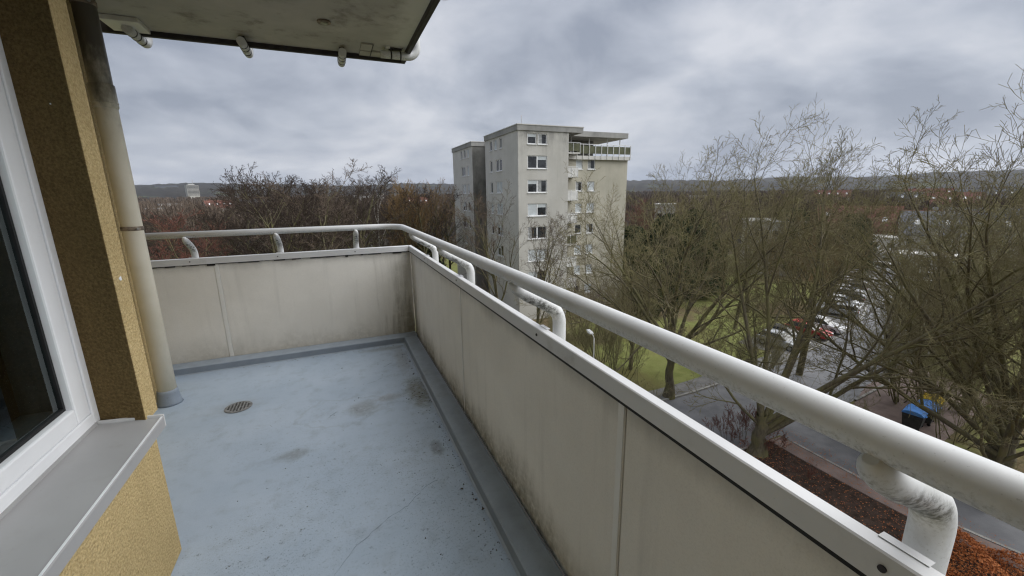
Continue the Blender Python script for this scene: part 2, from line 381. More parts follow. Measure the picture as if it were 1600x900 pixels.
# coated upstand round the edge, with a small cove at its foot
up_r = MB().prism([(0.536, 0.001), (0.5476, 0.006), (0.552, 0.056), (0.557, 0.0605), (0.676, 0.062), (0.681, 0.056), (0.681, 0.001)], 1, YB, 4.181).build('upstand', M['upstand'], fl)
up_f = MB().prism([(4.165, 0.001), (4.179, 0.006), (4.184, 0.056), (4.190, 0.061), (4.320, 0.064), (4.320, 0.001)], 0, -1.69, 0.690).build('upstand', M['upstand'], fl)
dr = MB().disc((-0.775, 3.325, 0), 0.088, 0.006, 0.001, 32)
ring = dr.build('drain_frame', simple('cast drain', (0.20, 0.205, 0.21), 0.6, 0.35, 50, kind='Position'), fl, 0.002)
g = MB()
rng = random.Random(4)
for i in range(-3, 4):
    for j in range(-3, 4):
        x, y = i * 0.0205, j * 0.0205
        if x * x + y * y < 0.066 ** 2: g.disc((-0.775 + x, 3.325 + y, 0), 0.0062, 0.0078, 0.0061, 8)
g.build('drain_hole', M['void'], fl)
def crack(pts, w, name='crack'):
    rr = random.Random(int(pts[0][0] * 1000)); P = []
    for a, b in zip(pts[:-1], pts[1:]):
        n = max(3, int(math.dist(a, b) / 0.02))
        for k in range(n): 
            f = k / n; P.append((a[0] + (b[0]-a[0]) * f + rr.gauss(0, 0.0028), a[1] + (b[1]-a[1]) * f + rr.gauss(0, 0.0028)))
    vs, fs = [], []
    for i, (x, y) in enumerate(P):
        ww = w * (0.35 + 0.9 * rr.random())
        vs += [(x, y - ww, 0.0016), (x, y + ww, 0.0016)]
        if i: fs.append((2*i-2, 2*i, 2*i+1, 2*i-1))
    MB().add(vs, fs).build(name, M['void'], fl)
crack([(-0.36, 1.40), (-0.18, 1.53), (-0.155, 1.53), (-0.06, 1.66), (0.10, 1.78), (0.20, 1.82), (0.31, 1.93), (0.40, 1.95)], 0.0009)
crack([(-0.17, 2.89), (-0.10, 2.97)], 0.0022)
crack([(0.28, 3.62), (0.37, 3.70)], 0.0018)
crack([(0.12, 3.33), (0.20, 3.36), (0.26, 3.42)], 0.0012)
# crumbs of leaves and grit lying along the upstand and in the corner
dv, df = [], []; rg = random.Random(31)
for i in range(420):
    if i < 200: x, y = 0.535 - abs(rg.gauss(0, 0.05)), rg.uniform(1.3, 4.1)
    elif i < 270: x, y = rg.uniform(-0.9, 0.5), 4.155 - abs(rg.gauss(0, 0.04))
    elif i < 330: x, y = 0.46 + rg.gauss(0, 0.05), 3.0 + rg.gauss(0, 0.16)
    else: x, y = rg.uniform(-0.6, 0.5), rg.uniform(1.3, 4.0)
    q = rg.uniform(0.0015, 0.0045) * (2.2 if rg.random() < 0.06 else 1); a = rg.uniform(0, 6.28); b = len(dv)
    dv += [(x + q * math.cos(a), y + q * math.sin(a), 0.002), (x + q * math.cos(a + 2), y + q * math.sin(a + 2), 0.002), (x + 1.3 * q * math.cos(a + 4), y + 1.3 * q * math.sin(a + 4), 0.002 + q * .7), (x, y, 0.002 + q * .9)]
    df += [(b, b + 1, b + 3), (b + 1, b + 2, b + 3), (b + 2, b, b + 3)]
db = MB().add(dv, df).build('leaf_crumbs', simple('dry crumbs', (0.075, 0.055, 0.035), 0.9, 0.6, 40, kind='Position'), fl); db['kind'] = 'stuff'
# slab edge below the parapet gap
MB().box(0.676, 0.74, YB, 4.40, -0.2, -0.03).build('slab_edge', M['void'], fl)
MB().box(-1.5, 0.676, 4.324, 4.40, -0.2, -0.03).build('slab_edge', M['void'], fl)

par = empty('balcony_parapet', (0.72, 4.34, 0), 0, 'cream panelled balcony parapet with white cap and tubular handrail', 'parapet')
def P_(o):       # keep world coordinates while parenting
    o.parent = par; o.matrix_parent_inverse = Matrix.Translation((-0.72, -4.34, 0)); return o
joints = [4.326, 4.14, 2.491, 0.843, -0.805, YB]
for a, b in zip(joints[:-1], joints[1:]):
    P_(MB().box(0.698, 0.707, b + 0.003, a - 0.003, 0.03, 0.955).build('panel', M['panel'], None, 0.002, 1))
for y in joints[1:-1]:
    P_(MB().box(0.7075, 0.716, y - 0.03, y + 0.03, 0.03, 0.93).build('joint_backing', M['void']))
P_(MB().box(0.6955, 0.6978, 0.849, 0.874, 0.035, 0.932).build('joint_strip', M['strip']))
P_(MB().box(0.6955, 0.6978, 2.497, 2.512, 0.035, 0.932).build('joint_strip', M['strip']))
for a, b in ((-1.62, -1.007), (-0.973, 0.697)):
    P_(MB().box(a, b, D + 0.003, D + 0.013, 0.05, 0.955).build('panel', M['panel'], None, 0.002, 1))
P_(MB().box(-1.006, -0.974, D, D + 0.02, 0.05, 0.932).build('joint_strip', M['strip'], None, 0.002, 1))
def capprof(i, o, t): return [(i, t - 0.054), (i, t - 0.003), (i + 0.003, t), (o - 0.003, t + 0.002), (o, t - 0.002), (o, t - 0.05), (o - 0.004, t - 0.05), (o - 0.004, t - 0.008), (i + 0.005, t - 0.009), (i + 0.005, t - 0.054)]
P_(MB().prism(capprof(0.682, 0.713, 0.988), 1, YB, 4.3445).build('cap', M['cap']))
P_(MB().prism(capprof(4.312, 4.3445, 0.988), 0, -1.62, 0.6815).build('cap', M['cap']))
gk = MB(); gk.box(0.6875, 0.6975, YB, 4.32, 0.921, 0.945); P_(gk.build('cap_seal', M['black']))
gk = MB(); rng = random.Random(8); x = -1.6
while x < 0.68:
    w_ = rng.uniform(0.02, 0.09); h_ = 0.926 + rng.uniform(-0.004, 0.006) - (0.008 if rng.random() < 0.12 else 0)
    gk.box(x, min(x + w_, 0.685), 4.3175, 4.3265, h_, 0.945); x += w_ + 0.0005
P_(gk.build('cap_seal', M['black']))
# handrail: one bent tube round both sides
RX, RY, RZ, RB, RR = 0.595, 4.245, 1.198, 0.22, 0.0262
path = [(-1.6, RY, RZ), (-0.6, RY, RZ), (0.1, RY, RZ)]
for i in range(13):
    a = math.pi / 2 * (1 - i / 12)
    path.append((RX - RB + RB * math.cos(a), RY - RB + RB * math.sin(a), RZ))
path += [(RX, y, RZ) for y in (3.2, 2.0, 1.0, 0.5, 0.0, -1.0, YB)]
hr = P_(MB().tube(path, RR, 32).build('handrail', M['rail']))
def bracket(kind, t):
    """C-shaped tube: from under the slab, out and up past the cap, bent inward under the handrail"""
    prof = [(0.50, -0.255), (0.62, -0.255), (0.70, -0.255)]
    for i in range(1, 8): a = -math.pi/2 + math.pi/2 * i / 7; prof.append((0.70 + 0.077 * math.cos(a), -0.178 + 0.077 * math.sin(a)))
    prof += [(0.777, 0.3), (0.777, 0.8), (0.777, 0.96)]
    for i in range(0, 10): a = RAD(65) * i / 9; prof.append((0.695 + 0.082 * math.cos(a), 1.000 + 0.082 * math.sin(a)))
    prof += [(0.690, 1.100), (0.648, 1.122), (0.612, 1.145), (0.590, 1.160), (0.576, 1.172), (0.570, 1.180)]
    rr = [0.0258] * (len(prof) - 4) + [0.0245, 0.021, 0.015, 0.008]
    if kind == 'r': pts = [(x, t, z) for x, z in prof]
    else: pts = [(t, x + (4.41 - 0.777), z) for x, z in prof]
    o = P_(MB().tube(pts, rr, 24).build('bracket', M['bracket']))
    b = MB()
    if kind == 'r':
        b.tube([(0.6825, t + 0.008, 0.962), (0.679, t + 0.008, 0.962)], 0.0055, 12, smooth=False)
        pl = MB().box(0.706, 0.722, t - 0.03, t + 0.03, 0.9905, 0.9915)
    else:
        b.tube([(t - 0.02, 4.3125, 0.962), (t - 0.02, 4.309, 0.962)], 0.005, 12, smooth=False)
        pl = MB().box(t - 0.03, t + 0.03, 4.332, 4.355, 0.9905, 0.9935)
    for nm, mb, m in (('bolt', b, 'darkmetal'), ('mounting_plate', pl, 'cap')):
        c = mb.build(nm, M[m]); c.parent = o; 
    if kind == 'f':
        c = MB().tube([(t, 4.4 - 0.777 + 0.632, 1.120), (t, 4.4 - 0.777 + 0.622, 1.112)], 0.006, 10, smooth=False).build('bolt', M['darkmetal']); c.parent = o
    return o
for y in (3.52, 2.512, 1.362, 0.238, -0.9): bracket('r', y)
for x in (-1.150, -0.486, 0.182): bracket('f', x)

# ------------------------------------------------------------------ the house we stand on
hw = empty('house_wall', (-0.75, 0, 0), 0, 'yellow rough rendered house wall below and beside the window', 'wall')
def HW(o): o.parent = hw; o.matrix_parent_inverse = Matrix.Translation((0.75, 0, 0)); return o
HW(MB().box(-1.30, -0.752, YB, 1.962, 0.001, 0.655).build('parapet_wall', M['stucco'], None, 0.006, 2))
HW(MB().prism([(-0.742, 1.884), (-0.740, 1.888), (-0.740, 1.991), (-0.746, 1.997), (-1.36, 1.997), (-1.36, 1.935), (-0.93, 1.935)], 2, 0.657, 2.749).build('pier', M['stucco']))
HW(MB().prism([(-0.7435, 1.8815), (-0.7425, 1.8835), (-0.929, 1.9345), (-0.929, 1.931)], 2, 0.66, 2.748).build('reveal', M['stucco_dark']))
HW(MB().box(-1.30, -0.742, YB, 1.93, 2.42, 2.749).build('lintel', M['stucco']))
HW(MB().box(-1.30, -0.742, YB, 0.28, 0.657, 2.418).build('pier', M['stucco']))
HW(MB().box(-4.5, -1.36, 1.94, 4.03, -14, 16).build('side_wall', M['stucco']))
HW(MB().box(-9.0, -1.362, -18, 1.93, -14, -0.21).build('lower_wall', M['stucco']))
HW(MB().box(-9.0, -1.362, -18, 1.93, 2.96, 16).build('upper_wall', M['stucco']))
HW(MB().box(-9.0, 0.62, YB - 0.3, YB - 0.002, -14, 16).build('end_wall', M['stucco']))
# chipped spots in the render
for (x, y, z, r) in ((-0.7395, 1.93, 1.215, 0.010), (-0.80, 1.8985, 1.80, 0.006)):
    c = MB(); k = 7; rr = random.Random(int(z * 100))
    pts = [(y + r * rr.uniform(.5, 1.4) * math.cos(i * 6.283 / k), z + 0.7 * r * rr.uniform(.5, 1.3) * math.sin(i * 6.283 / k)) for i in range(k)]
    c.prism(pts, 0, x - 0.002, x + 0.0012); HW(c.build('chip', M['pvc']))

win = empty('window', (-0.9, 1.1, 0.68), 0, 'white plastic window with dark glass above the grey metal sill', 'window')
def WN(o, p=None):
    if p is None: o.parent = win; o.matrix_parent_inverse = Matrix.Translation((0.9, -1.1, -0.68))
    else: o.parent = p
    return o
def frame4(y0, y1, z0, z1, w, x0, x1, name, m, bev=0.004, wb=None):
    wb = wb or w
    mb = MB(); mb.box(x0, x1, y0, y0 + w, z0, z1); mb.box(x0, x1, y1 - w, y1, z0, z1)
    mb.box(x0, x1, y0 + w + .0003, y1 - w - .0003, z0, z0 + wb); mb.box(x0, x1, y0 + w + .0003, y1 - w - .0003, z1 - w, z1)
    return mb.build(name, m, None, bev)
WN(frame4(0.28, 1.932, 0.682, 2.418, 0.046, -0.945, -0.889, 'frame', M['pvc']))
sash = WN(frame4(0.327, 1.885, 0.7285, 2.371, 0.082, -0.96, -0.893, 'sash', M['pvc'], 0.006, 0.06))
WN(frame4(0.41, 1.802, 0.789, 2.288, 0.012, -0.955, -0.915, 'gasket', M['black'], 0.001), sash)
WN(MB().box(-0.942, -0.922, 0.42, 1.792, 0.80, 2.28).build('pane', M['glass']), sash)
WN(MB().box(-0.905, -0.888, 0.29, 1.92, 0.672, 0.6815).build('lower_seal', M['black']))
sl = WN(MB().prism([(-0.90, 0.690), (-0.886, 0.690), (-0.884, 0.6795), (-0.70, 0.664), (-0.696, 0.660), (-0.70, 0.652), (-0.90, 0.668)], 1, YB, 1.887).build('sill', M['sill']))
WN(MB().prism([(-0.6985, 0.6645), (-0.693, 0.6645), (-0.690, 0.661), (-0.690, 0.622), (-0.696, 0.622), (-0.6955, 0.655)], 1, YB, 1.89).build('sill_nose', M['sill']), sl)
WN(MB().box(-0.6985, -0.6925, YB, 1.8895, 0.6648, 0.6665).build('sill_rim', M['pvc']), sl)
WN(MB().prism([(-0.886, 0.69), (-0.69, 0.672), (-0.69, 0.622), (-0.70, 0.622), (-0.886, 0.66)], 1, 1.8905, 1.899).build('sill_end', M['sill_edge']), sl)
# room behind the glass
rm = empty('room', (-2.7, 0, 0.0), 0, 'dim room seen through the window glass', 'room')
def RM(o): o.parent = rm; o.matrix_parent_inverse = Matrix.Translation((2.7, 0, 0)); return o
RM(MB().box(-4.5, -1.31, YB, 1.93, -0.05, 0.0).build('floor_boards', M['room_floor']))
RM(MB().box(-4.55, -4.505, YB, 1.93, 0.0, 2.7).build('back_wall', M['room']))
RM(MB().box(-1.364, -0.962, 1.895, 1.93, 0.0, 2.7).build('end_wall', M['room']))
RM(MB().box(-4.5, -1.365, 1.80, 1.925, 0.0, 2.7).build('end_wall', M['room']))
RM(MB().box(-4.5, -1.31, YB, 1.93, 2.70, 2.745).build('room_ceiling', M['room']))
cu = empty('curtain', (-1.1, 1.5, 0.7), 0, 'pale grey voile curtain hanging behind the window glass', 'curtain')
for (xa, ya), (xb, yb), ph in (((-1.02, 1.83), (-1.20, 1.845), 0.3), ((-1.26, 1.845), (-1.335, 1.85), 1.2), ((-1.05, 0.62), (-1.08, 1.20), 2.2)):
    vs, fs = [], []; n = 60; dx, dy = xb - xa, yb - ya; l_ = math.hypot(dx, dy); nx, ny = -dy / l_, dx / l_
    for i in range(n + 1):
        f = i / n; w_ = 0.022 * math.sin(i * 0.62 + ph) + 0.006 * math.sin(i * 1.9); x, y = xa + dx * f + nx * w_, ya + dy * f + ny * w_
        vs += [(x, y, 0.15), (x + 0.006 * math.sin(i * .4), y, 2.5)]
        if i: fs.append((2*i-2, 2*i, 2*i+1, 2*i-1))
    o = MB().add(vs, fs, True).build('curtain_panel', M['curtain'])
    so = o.modifiers.new('thick', 'SOLIDIFY'); so.thickness = 0.003
    o.parent = cu; o.matrix_parent_inverse = Matrix.Translation((1.1, -1.5, -0.7))

# downpipe in the recess
dp = empty('downpipe', (-1.265, 3.62, 0), 0, 'stained cream downpipe with clamps standing on the balcony floor', 'pipe')
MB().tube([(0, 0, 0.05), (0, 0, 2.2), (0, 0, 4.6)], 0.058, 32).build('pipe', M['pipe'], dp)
MB().tube([(0, 0, 2.06), (0, 0, 2.068), (0, 0, 2.075), (0, 0, 2.2), (0, 0, 2.205)], [0.0585, 0.064, 0.0645, 0.0645, 0.059], 32).build('socket', M['pipe'], dp)
MB().tube([(0, 0, 2.09), (0, 0, 2.096), (0, 0, 2.10)], [0.0648, 0.067, 0.0648], 32).build('socket_ring', M['pipe'], dp)
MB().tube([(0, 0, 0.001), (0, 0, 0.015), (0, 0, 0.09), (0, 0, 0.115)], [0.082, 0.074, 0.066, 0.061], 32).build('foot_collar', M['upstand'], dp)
for z in (1.30, 2.66):
    c = MB().tube([(0, 0, z - 0.014), (0, 0, z - 0.013), (0, 0, z + 0.013), (0, 0, z + 0.014)], [0.0585, 0.0615, 0.0615, 0.0585], 32).build('clamp', M['rust'], dp)
    MB().tube([(0.045, -0.050, z), (0.052, -0.062, z)], 0.008, 10, smooth=False).build('screw', M['steel'], c)

# balcony of the floor above
ub = empty('upper_balcony', (0.7, 4.3, 2.75), 0, 'underside of the balcony above with stained soffit and tube brackets', 'balcony')
def UB(o, p=None):
    if p is None: o.parent = ub; o.matrix_parent_inverse = Matrix.Translation((-0.7, -4.3, -2.75))
    else: o.parent = p
    return o
UB(MB().box(-1.36, 0.735, YB, 4.333, 2.75, 2.95).build('slab', M['soffit']))
UB(MB().box(0.736, 0.772, YB, 4.372, 2.712, 2.97).build('edge_strip', M['darkmetal'], None, 0.003))
UB(MB().box(-1.62, 0.7355, 4.334, 4.372, 2.712, 2.97).build('edge_strip', M['darkmetal'], None, 0.003))
UB(MB().box(0.745, 0.766, YB, 4.33, 2.98, 3.70).build('panel', M['panel'])); UB(MB().box(-1.62, 0.74, 4.34, 4.362, 2.98, 3.70).build('panel', M['panel']))
def ubracket(kind, t):
    e = 0.75 if kind == 'r' else 0.85
    prof = [(0.52, 2.694), (0.66, 2.694), (e, 2.694)]
    for i in range(1, 9): a = -math.pi/2 + math.pi/2 * i / 8; prof.append((e + 0.085 * math.cos(a), 2.779 + 0.085 * math.sin(a)))
    prof += [(e + 0.085, 3.1), (e + 0.085, 3.7)]
    pts = [(x, t, z) for x, z in prof] if kind == 'r' else [(t, x + 3.62, z) for x, z in prof]
    o = UB(MB().tube(pts, 0.032, 24).build('bracket', M['rail']))
    for k in (0.60, 0.68, 0.78) if kind == 'f' else (0.60, 0.68):
        q = [(k, t, 2.694), (k + 0.012, t, 2.694)] if kind == 'r' else [(t, k + 3.62, 2.694), (t, k + 3.632, 2.694)]
        UB(MB().tube(q, 0.0345, 20).build('band', M['darkmetal']), o)
    q = MB().box(0.585, 0.70, t - 0.02, t + 0.02, 2.735, 2.7495) if kind == 'r' else MB().box(t - 0.02, t + 0.02, 4.205, 4.32, 2.735, 2.7495)
    UB(q.build('fixing_plate', M['darkmetal']), o)
for x in (-1.235, -0.53, 0.212): ubracket('f', x)
for y in (4.08, 2.8, 1.7, 0.6): ubracket('r', y)
lp = UB(MB().disc((0.079, 3.664, 0), 0.048, 2.7495, 2.738, 28).build('ceiling_socket', M['rust'], None, 0.003))
UB(MB().disc((0.079, 3.664, 0), 0.026, 2.7375, 2.733, 20).build('socket_cover', M['steel']), lp)
for (x0, x1, y0, y1, m) in ((0.36, 0.455, 4.02, 4.18, 'soffit'), (0.56, 0.595, 4.03, 4.19, 'strip'), (0.36, 0.70, 4.20, 4.33, 'soffit')):
    UB(MB().box(x0, x1, y0, y1, 2.735, 2.7492).build('cover_plate', M[m], None, 0.002))
for x in (0.45, 0.62, 0.69): UB(MB().box(x, x + 0.008, 4.00, 4.33, 2.733, 2.7347).build('plate_joint', M['darkmetal']))
UB(MB().box(-1.36, -1.14, 4.06, 4.30, 2.715, 2.749).build('cover_plate', M['strip'], None, 0.004))
# ------------------------------------------------------------------ apartment block across the lawn
def mat_render(name, a, b, grime, gcol=(0.10, 0.10, 0.095), ztop=None):
    t = NT(name); p = t.coord('Position'); z = t.sep(p)[2]
    base = t.mix(t.ramp(t.noise(p, 0.35, 6, 0.6), 0.3, 0.7), a, b)
    st = t.ramp(t.noise(t.mapping(p, scale=(1.6, 1.6, 0.10)), 1.3, 6, 0.65), 0.50, 0.80)
    base = t.mix(t.math('MULTIPLY', st, 0.30), base, tuple(c * 0.6 for c in a))
    if grime:
        g = t.noise(t.mapping(p, scale=(1.0, 1.0, 0.45)), 0.55, 8, 0.68)
        m = t.ramp(g, 0.44, 0.72)
        if ztop: m = t.math('MULTIPLY', m, t.ramp(t.math('ADD', z, t.math('MULTIPLY', g, 5.0)), ztop - 1, ztop + 5))
        base = t.mix(t.math('MULTIPLY', m, grime), base, gcol)
    t.bump(t.noise(p, 14, 4, 0.7), 0.2, 0.01)
    return t.done(base, 0.9, spec=0.15)
M['block'] = mat_render('pale grey render', (0.56, 0.55, 0.52), (0.64, 0.63, 0.60), 0.0)
M['block_front'] = mat_render('grimy pale render', (0.46, 0.45, 0.415), (0.54, 0.53, 0.495), 0.7, ztop=7.5)
M['block_tan'] = mat_render('sand coloured render', (0.43, 0.41, 0.335), (0.50, 0.475, 0.395), 0.15)
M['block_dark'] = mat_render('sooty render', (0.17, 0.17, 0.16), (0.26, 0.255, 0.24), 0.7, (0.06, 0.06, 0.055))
M['fascia'] = mat_render('grey roof fascia', (0.30, 0.30, 0.29), (0.40, 0.395, 0.38), 0.4)
M['wpaint'] = simple('white window paint', (0.78, 0.79, 0.80), 0.45, 0.06, 2)
M['balc'] = simple('white balcony panel', (0.66, 0.66, 0.64), 0.6, 0.1, 2)
M['olive'] = simple('olive balcony panel', (0.10, 0.105, 0.06), 0.6, 0.2, 2)
M['blind'] = simple('pale blind', (0.52, 0.56, 0.58), 0.8, 0.1, 2)
M['net'] = simple('net curtain', (0.30, 0.31, 0.31), 0.8, 0.25, 4)
def mat_darkglass():
    t = NT('far window glass'); t.b.inputs['Specular IOR Level'].default_value = 0.6
    p = t.coord('Position')
    c = t.mix(t.ramp(t.noise(p, 0.7, 3, 0.6), 0.35, 0.65), (0.012, 0.013, 0.015), (0.05, 0.055, 0.06))
    return t.done(c, 0.06, spec=0.6)
M['dglass'] = mat_darkglass()

def wall_holes(mb, face, c, a0, a1, z0, z1, holes, depth):
    """rectangular wall with real openings. face: '-y' wall at y=c running along x, '-x' wall at x=c running along y"""
    us = sorted({a0, a1} | {h[0] for h in holes} | {h[1] for h in holes}); zs = sorted({z0, z1} | {h[2] for h in holes} | {h[3] for h in holes})
    P = (lambda u, z, d=0.0: (u, c + d, z)) if face == '-y' else (lambda u, z, d=0.0: (c + d, u, z))
    for i in range(len(us) - 1):
        for j in range(len(zs) - 1):
            um, zm = (us[i] + us[i+1]) / 2, (zs[j] + zs[j+1]) / 2
            if any(h[0] < um < h[1] and h[2] < zm < h[3] for h in holes): continue
            mb.add([P(us[i], zs[j]), P(us[i+1], zs[j]), P(us[i+1], zs[j+1]), P(us[i], zs[j+1])], [(0, 1, 2, 3)])
    for (u0, u1, q0, q1) in holes:
        for (A, B) in (((u0, q0), (u1, q0)), ((u1, q0), (u1, q1)), ((u1, q1), (u0, q1)), ((u0, q1), (u0, q0))):
            mb.add([P(*A), P(*B), P(*B, depth), P(*A, depth)], [(0, 1, 2, 3)])
        mb.add([P(u0, q0, depth), P(u1, q0, depth), P(u1, q1, depth), P(u0, q1, depth)], [(0, 1, 2, 3)])
WCACHE = {}
def add_window(parent, face, c, h, inset, rnd, mull=1, sill=True):
    u0, u1, z0, z1 = h; w, hh = u1 - u0, z1 - z0
    key = (face, round(w, 2), round(hh, 2), mull)
    if key not in WCACHE:
        def bx(mb, a, b, q0, q1, d0, d1):
            return mb.box(a, b, d0, d1, q0, q1) if face == '-y' else mb.box(d0, d1, a, b, q0, q1)
        f = MB(); t = 0.085
        bx(f, 0, t, 0, hh, 0, .07); bx(f, w - t, w, 0, hh, 0, .07); bx(f, t + .001, w - t - .001, 0, t, 0, .07); bx(f, t + .001, w - t - .001, hh - t, hh, 0, .07)
        for k in range(1, mull): x = w * k / mull; bx(f, x - 0.07, x + 0.07, t + .001, hh - t - .001, 0, .07)
        fm = f.mesh('window', M['wpaint'])
        xs = [w * k / mull for k in range(mull + 1)]
        pms = []
        for k in range(mull):
            q = MB(); bx(q, xs[k] + 0.06, xs[k + 1] - 0.06, t - .01, hh - t + .01, 0.035, 0.05); pms.append(q.mesh('pane', M['dglass']))
        q = MB(); bx(q, -0.06, w + 0.06, -0.075, -0.003, -0.16, 0.03); sm = q.mesh('sill', M['wpaint'])
        bl = []
        for k in range(mull):
            r_ = []
            for fr in (1.0, 0.55, 0.3):
                q = MB(); bx(q, xs[k] + 0.07, xs[k + 1] - 0.07, t + (hh - 2 * t) * (1 - fr), hh - t, 0.028, 0.034); r_.append(q.mesh('blind', M['blind']))
            q = MB(); bx(q, xs[k] + 0.07, xs[k] + 0.07 + (w / mull) * 0.4, t, hh - t, 0.028, 0.034); r_.append(q.mesh('net_curtain', M['net'])); bl.append(r_)
        WCACHE[key] = (fm, pms, sm, bl)
    fm, pms, sm, bl = WCACHE[key]
    loc = (u0, c + inset, z0) if face == '-y' else (c + inset, u0, z0)
    o = link('window', fm); o.parent = parent; o.location = Vector(loc) - parent.location
    for k, pm in enumerate(pms):
        link('pane', pm, o)
        v = rnd.random()
        if v < 0.78: link('blind' if v < 0.52 else 'net_curtain', bl[k][0 if v < 0.34 else 1 if v < 0.44 else 2 if v < 0.52 else 3], o)
    if sill: link('sill', sm, o)
    return o

BX, BY = 19.93, 44.77
ZE = 1.5                        # eye level
blk = empty('apartment_block', (BX, BY, GZ), 0, 'grey beige apartment block of eight storeys with flat roof across the lawn', 'building')
def BK(mb, name, m, p=None, bev=0):
    o = mb.build(name, M[m], None, bev); o.parent = p or blk
    if p is None or p is blk: o.matrix_parent_inverse = Matrix.Translation(-blk.location)
    return o
rnd = random.Random(11)
ST = 2.712
rows = [ZE + 2.74 - ST * k for k in range(0, 6)]      # sill heights of the regular storeys
top_z0 = ZE + 5.44
roof0, roof1 = ZE + 6.88, ZE + 7.55
# main wing, front (towards -y)
H = [(BX + 1.18, BX + 2.30, top_z0, top_z0 + 1.16), (BX + 2.52, BX + 3.67, top_z0, top_z0 + 1.16)] + [(BX + 1.18, BX + 3.69, z, z + 1.45) for z in rows]
mb = MB(); wall_holes(mb, '-y', BY, BX, BX + 6.58, GZ, roof0, H, 0.16); BK(mb, 'front_wall', 'block_front')
for h in H: add_window(blk, '-y', BY, h, 0.07, rnd, 1 if h[1] - h[0] < 1.5 else 2)
# main wing, side (towards -x)
H = [(BY + a, BY + b, top_z0, top_z0 + 1.22) for a, b in ((4.88, 5.70), (6.67, 7.62), (8.35, 9.22))]
for z in rows: H += [(BY + 4.95, BY + 7.06, z, z + 1.45), (BY + 8.30, BY + 9.20, z, z + 1.42)]
mb = MB(); wall_holes(mb, '-x', BX, BY, BY + 11.05, GZ, roof0, H, 0.16); BK(mb, 'side_wall', 'block')
for h in H: add_window(blk, '-x', BX, h, 0.07, rnd, 1 if h[1] - h[0] < 1.5 else 2)
# rear wing with the sooty return wall
H = [(BY + a, BY + b, top_z0, top_z0 + 1.22) for a, b in ((18.4, 19.3), (20.1, 21.0), (21.8, 22.7))]
for z in rows: H += [(BY + 20.45, BY + 22.5, z, z + 1.42), (BY + 18.55, BY + 19.5, z, z + 1.42)]
mb = MB(); wall_holes(mb, '-x', BX - 0.02, BY + 16.75, BY + 27.6, GZ, roof0, H, 0.16); BK(mb, 'rear_side_wall', 'block')
for h in H: add_window(blk, '-x', BX - 0.02, h, 0.07, rnd, 1 if h[1] - h[0] < 1.5 else 2)
BK(MB().add([(BX - 0.02, BY + 16.75, GZ), (BX + 6, BY + 16.75, GZ), (BX + 6, BY + 16.75, roof0), (BX - 0.02, BY + 16.75, roof0)], [(0, 1, 2, 3)]), 'return_wall', 'block_dark')
mb = MB(); mb.box(BX + 5.0, BX + 6.57, BY + 0.2, BY + 16.7, GZ, roof0); BK(mb, 'core_wall', 'block_dark')
BK(MB().add([(BX, BY + 11.05, GZ), (BX + 5, BY + 11.05, GZ), (BX + 5, BY + 11.05, roof0), (BX, BY + 11.05, roof0)], [(0, 3, 2, 1)]), 'inner_wall', 'block_dark')
BK(MB().add([(BX - .02, BY + 27.6, GZ), (BX + 8, BY + 27.6, GZ), (BX + 8, BY + 27.6, roof0), (BX - .02, BY + 27.6, roof0)], [(0, 3, 2, 1)]), 'rear_wall', 'block')
# right hand section, set back two metres, roof terrace on top
SX0, SX1, SY, terr = BX + 6.58, BX + 16.85, BY + 2.0, ZE + 4.44
H = []
for k in range(0, 7):
    z = ZE + 2.86 - ST * k
    H += [(BX + 8.88, BX + 9.84, z, z + 1.17), (BX + 10.62, BX + 11.72, z, z + 1.20)]
H = [h for h in H if h[2] > GZ + 0.5]
mb = MB(); wall_holes(mb, '-y', SY, SX0, SX1, GZ, terr, H, 0.16); BK(mb, 'front_wall', 'block_tan')
for h in H: add_window(blk, '-y', SY, h, 0.07, rnd, 1)
mb = MB(); mb.box(SX0 + 0.01, SX1 - 0.002, SY + 0.3, BY + 14, GZ, terr - 0.01); BK(mb, 'body_wall', 'block_tan')
mb = MB(); mb.box(SX0 + 2.8, SX1 - 3.2, SY + 3.4, BY + 13, terr, ZE + 6.78); BK(mb, 'penthouse_wall', 'block_dark')
for x in (1.9, 4.6, 7.4, 9.4):
    q = MB().box(SX0 + x, SX0 + x + 0.09, SY + 0.7, SY + 0.79, terr, ZE + 6.78); BK(q, 'terrace_post', 'wpaint')
BK(MB().box(SX0 + 0.5, BX + 16.7, SY - 0.1, BY + 13.5, ZE + 6.78, ZE + 7.42), 'terrace_roof', 'fascia')
BK(MB().box(SX0, SX1 + 0.12, SY - 0.35, SY + 0.28, terr - 0.42, terr + 0.02), 'terrace_slab', 'block')
# roofs: a fascia with a thin projecting rim
for (x0, x1, y0, y1) in ((BX - 0.12, BX + 8.5, BY - 0.12, BY + 11.1), (BX - 0.14, BX + 7.0, BY + 16.65, BY + 27.7), (BX + 2.5, BX + 8.4, BY + 11.1005, BY + 16.649)):
    r_ = BK(MB().box(x0, x1, y0, y1, roof0, roof1 - 0.09), 'roof', 'fascia')
    q = MB().box(x0 - 0.05, x1 + 0.05, y0 - 0.05, y1 - 0.001, roof1 - 0.0885, roof1).build('roof_rim', M['block']); q.parent = r_
a = MB().tube([(BX + 1.8, BY + 3, roof1), (BX + 1.8, BY + 3, roof1 + 1.5)], 0.03, 6); BK(a, 'antenna', 'fascia')
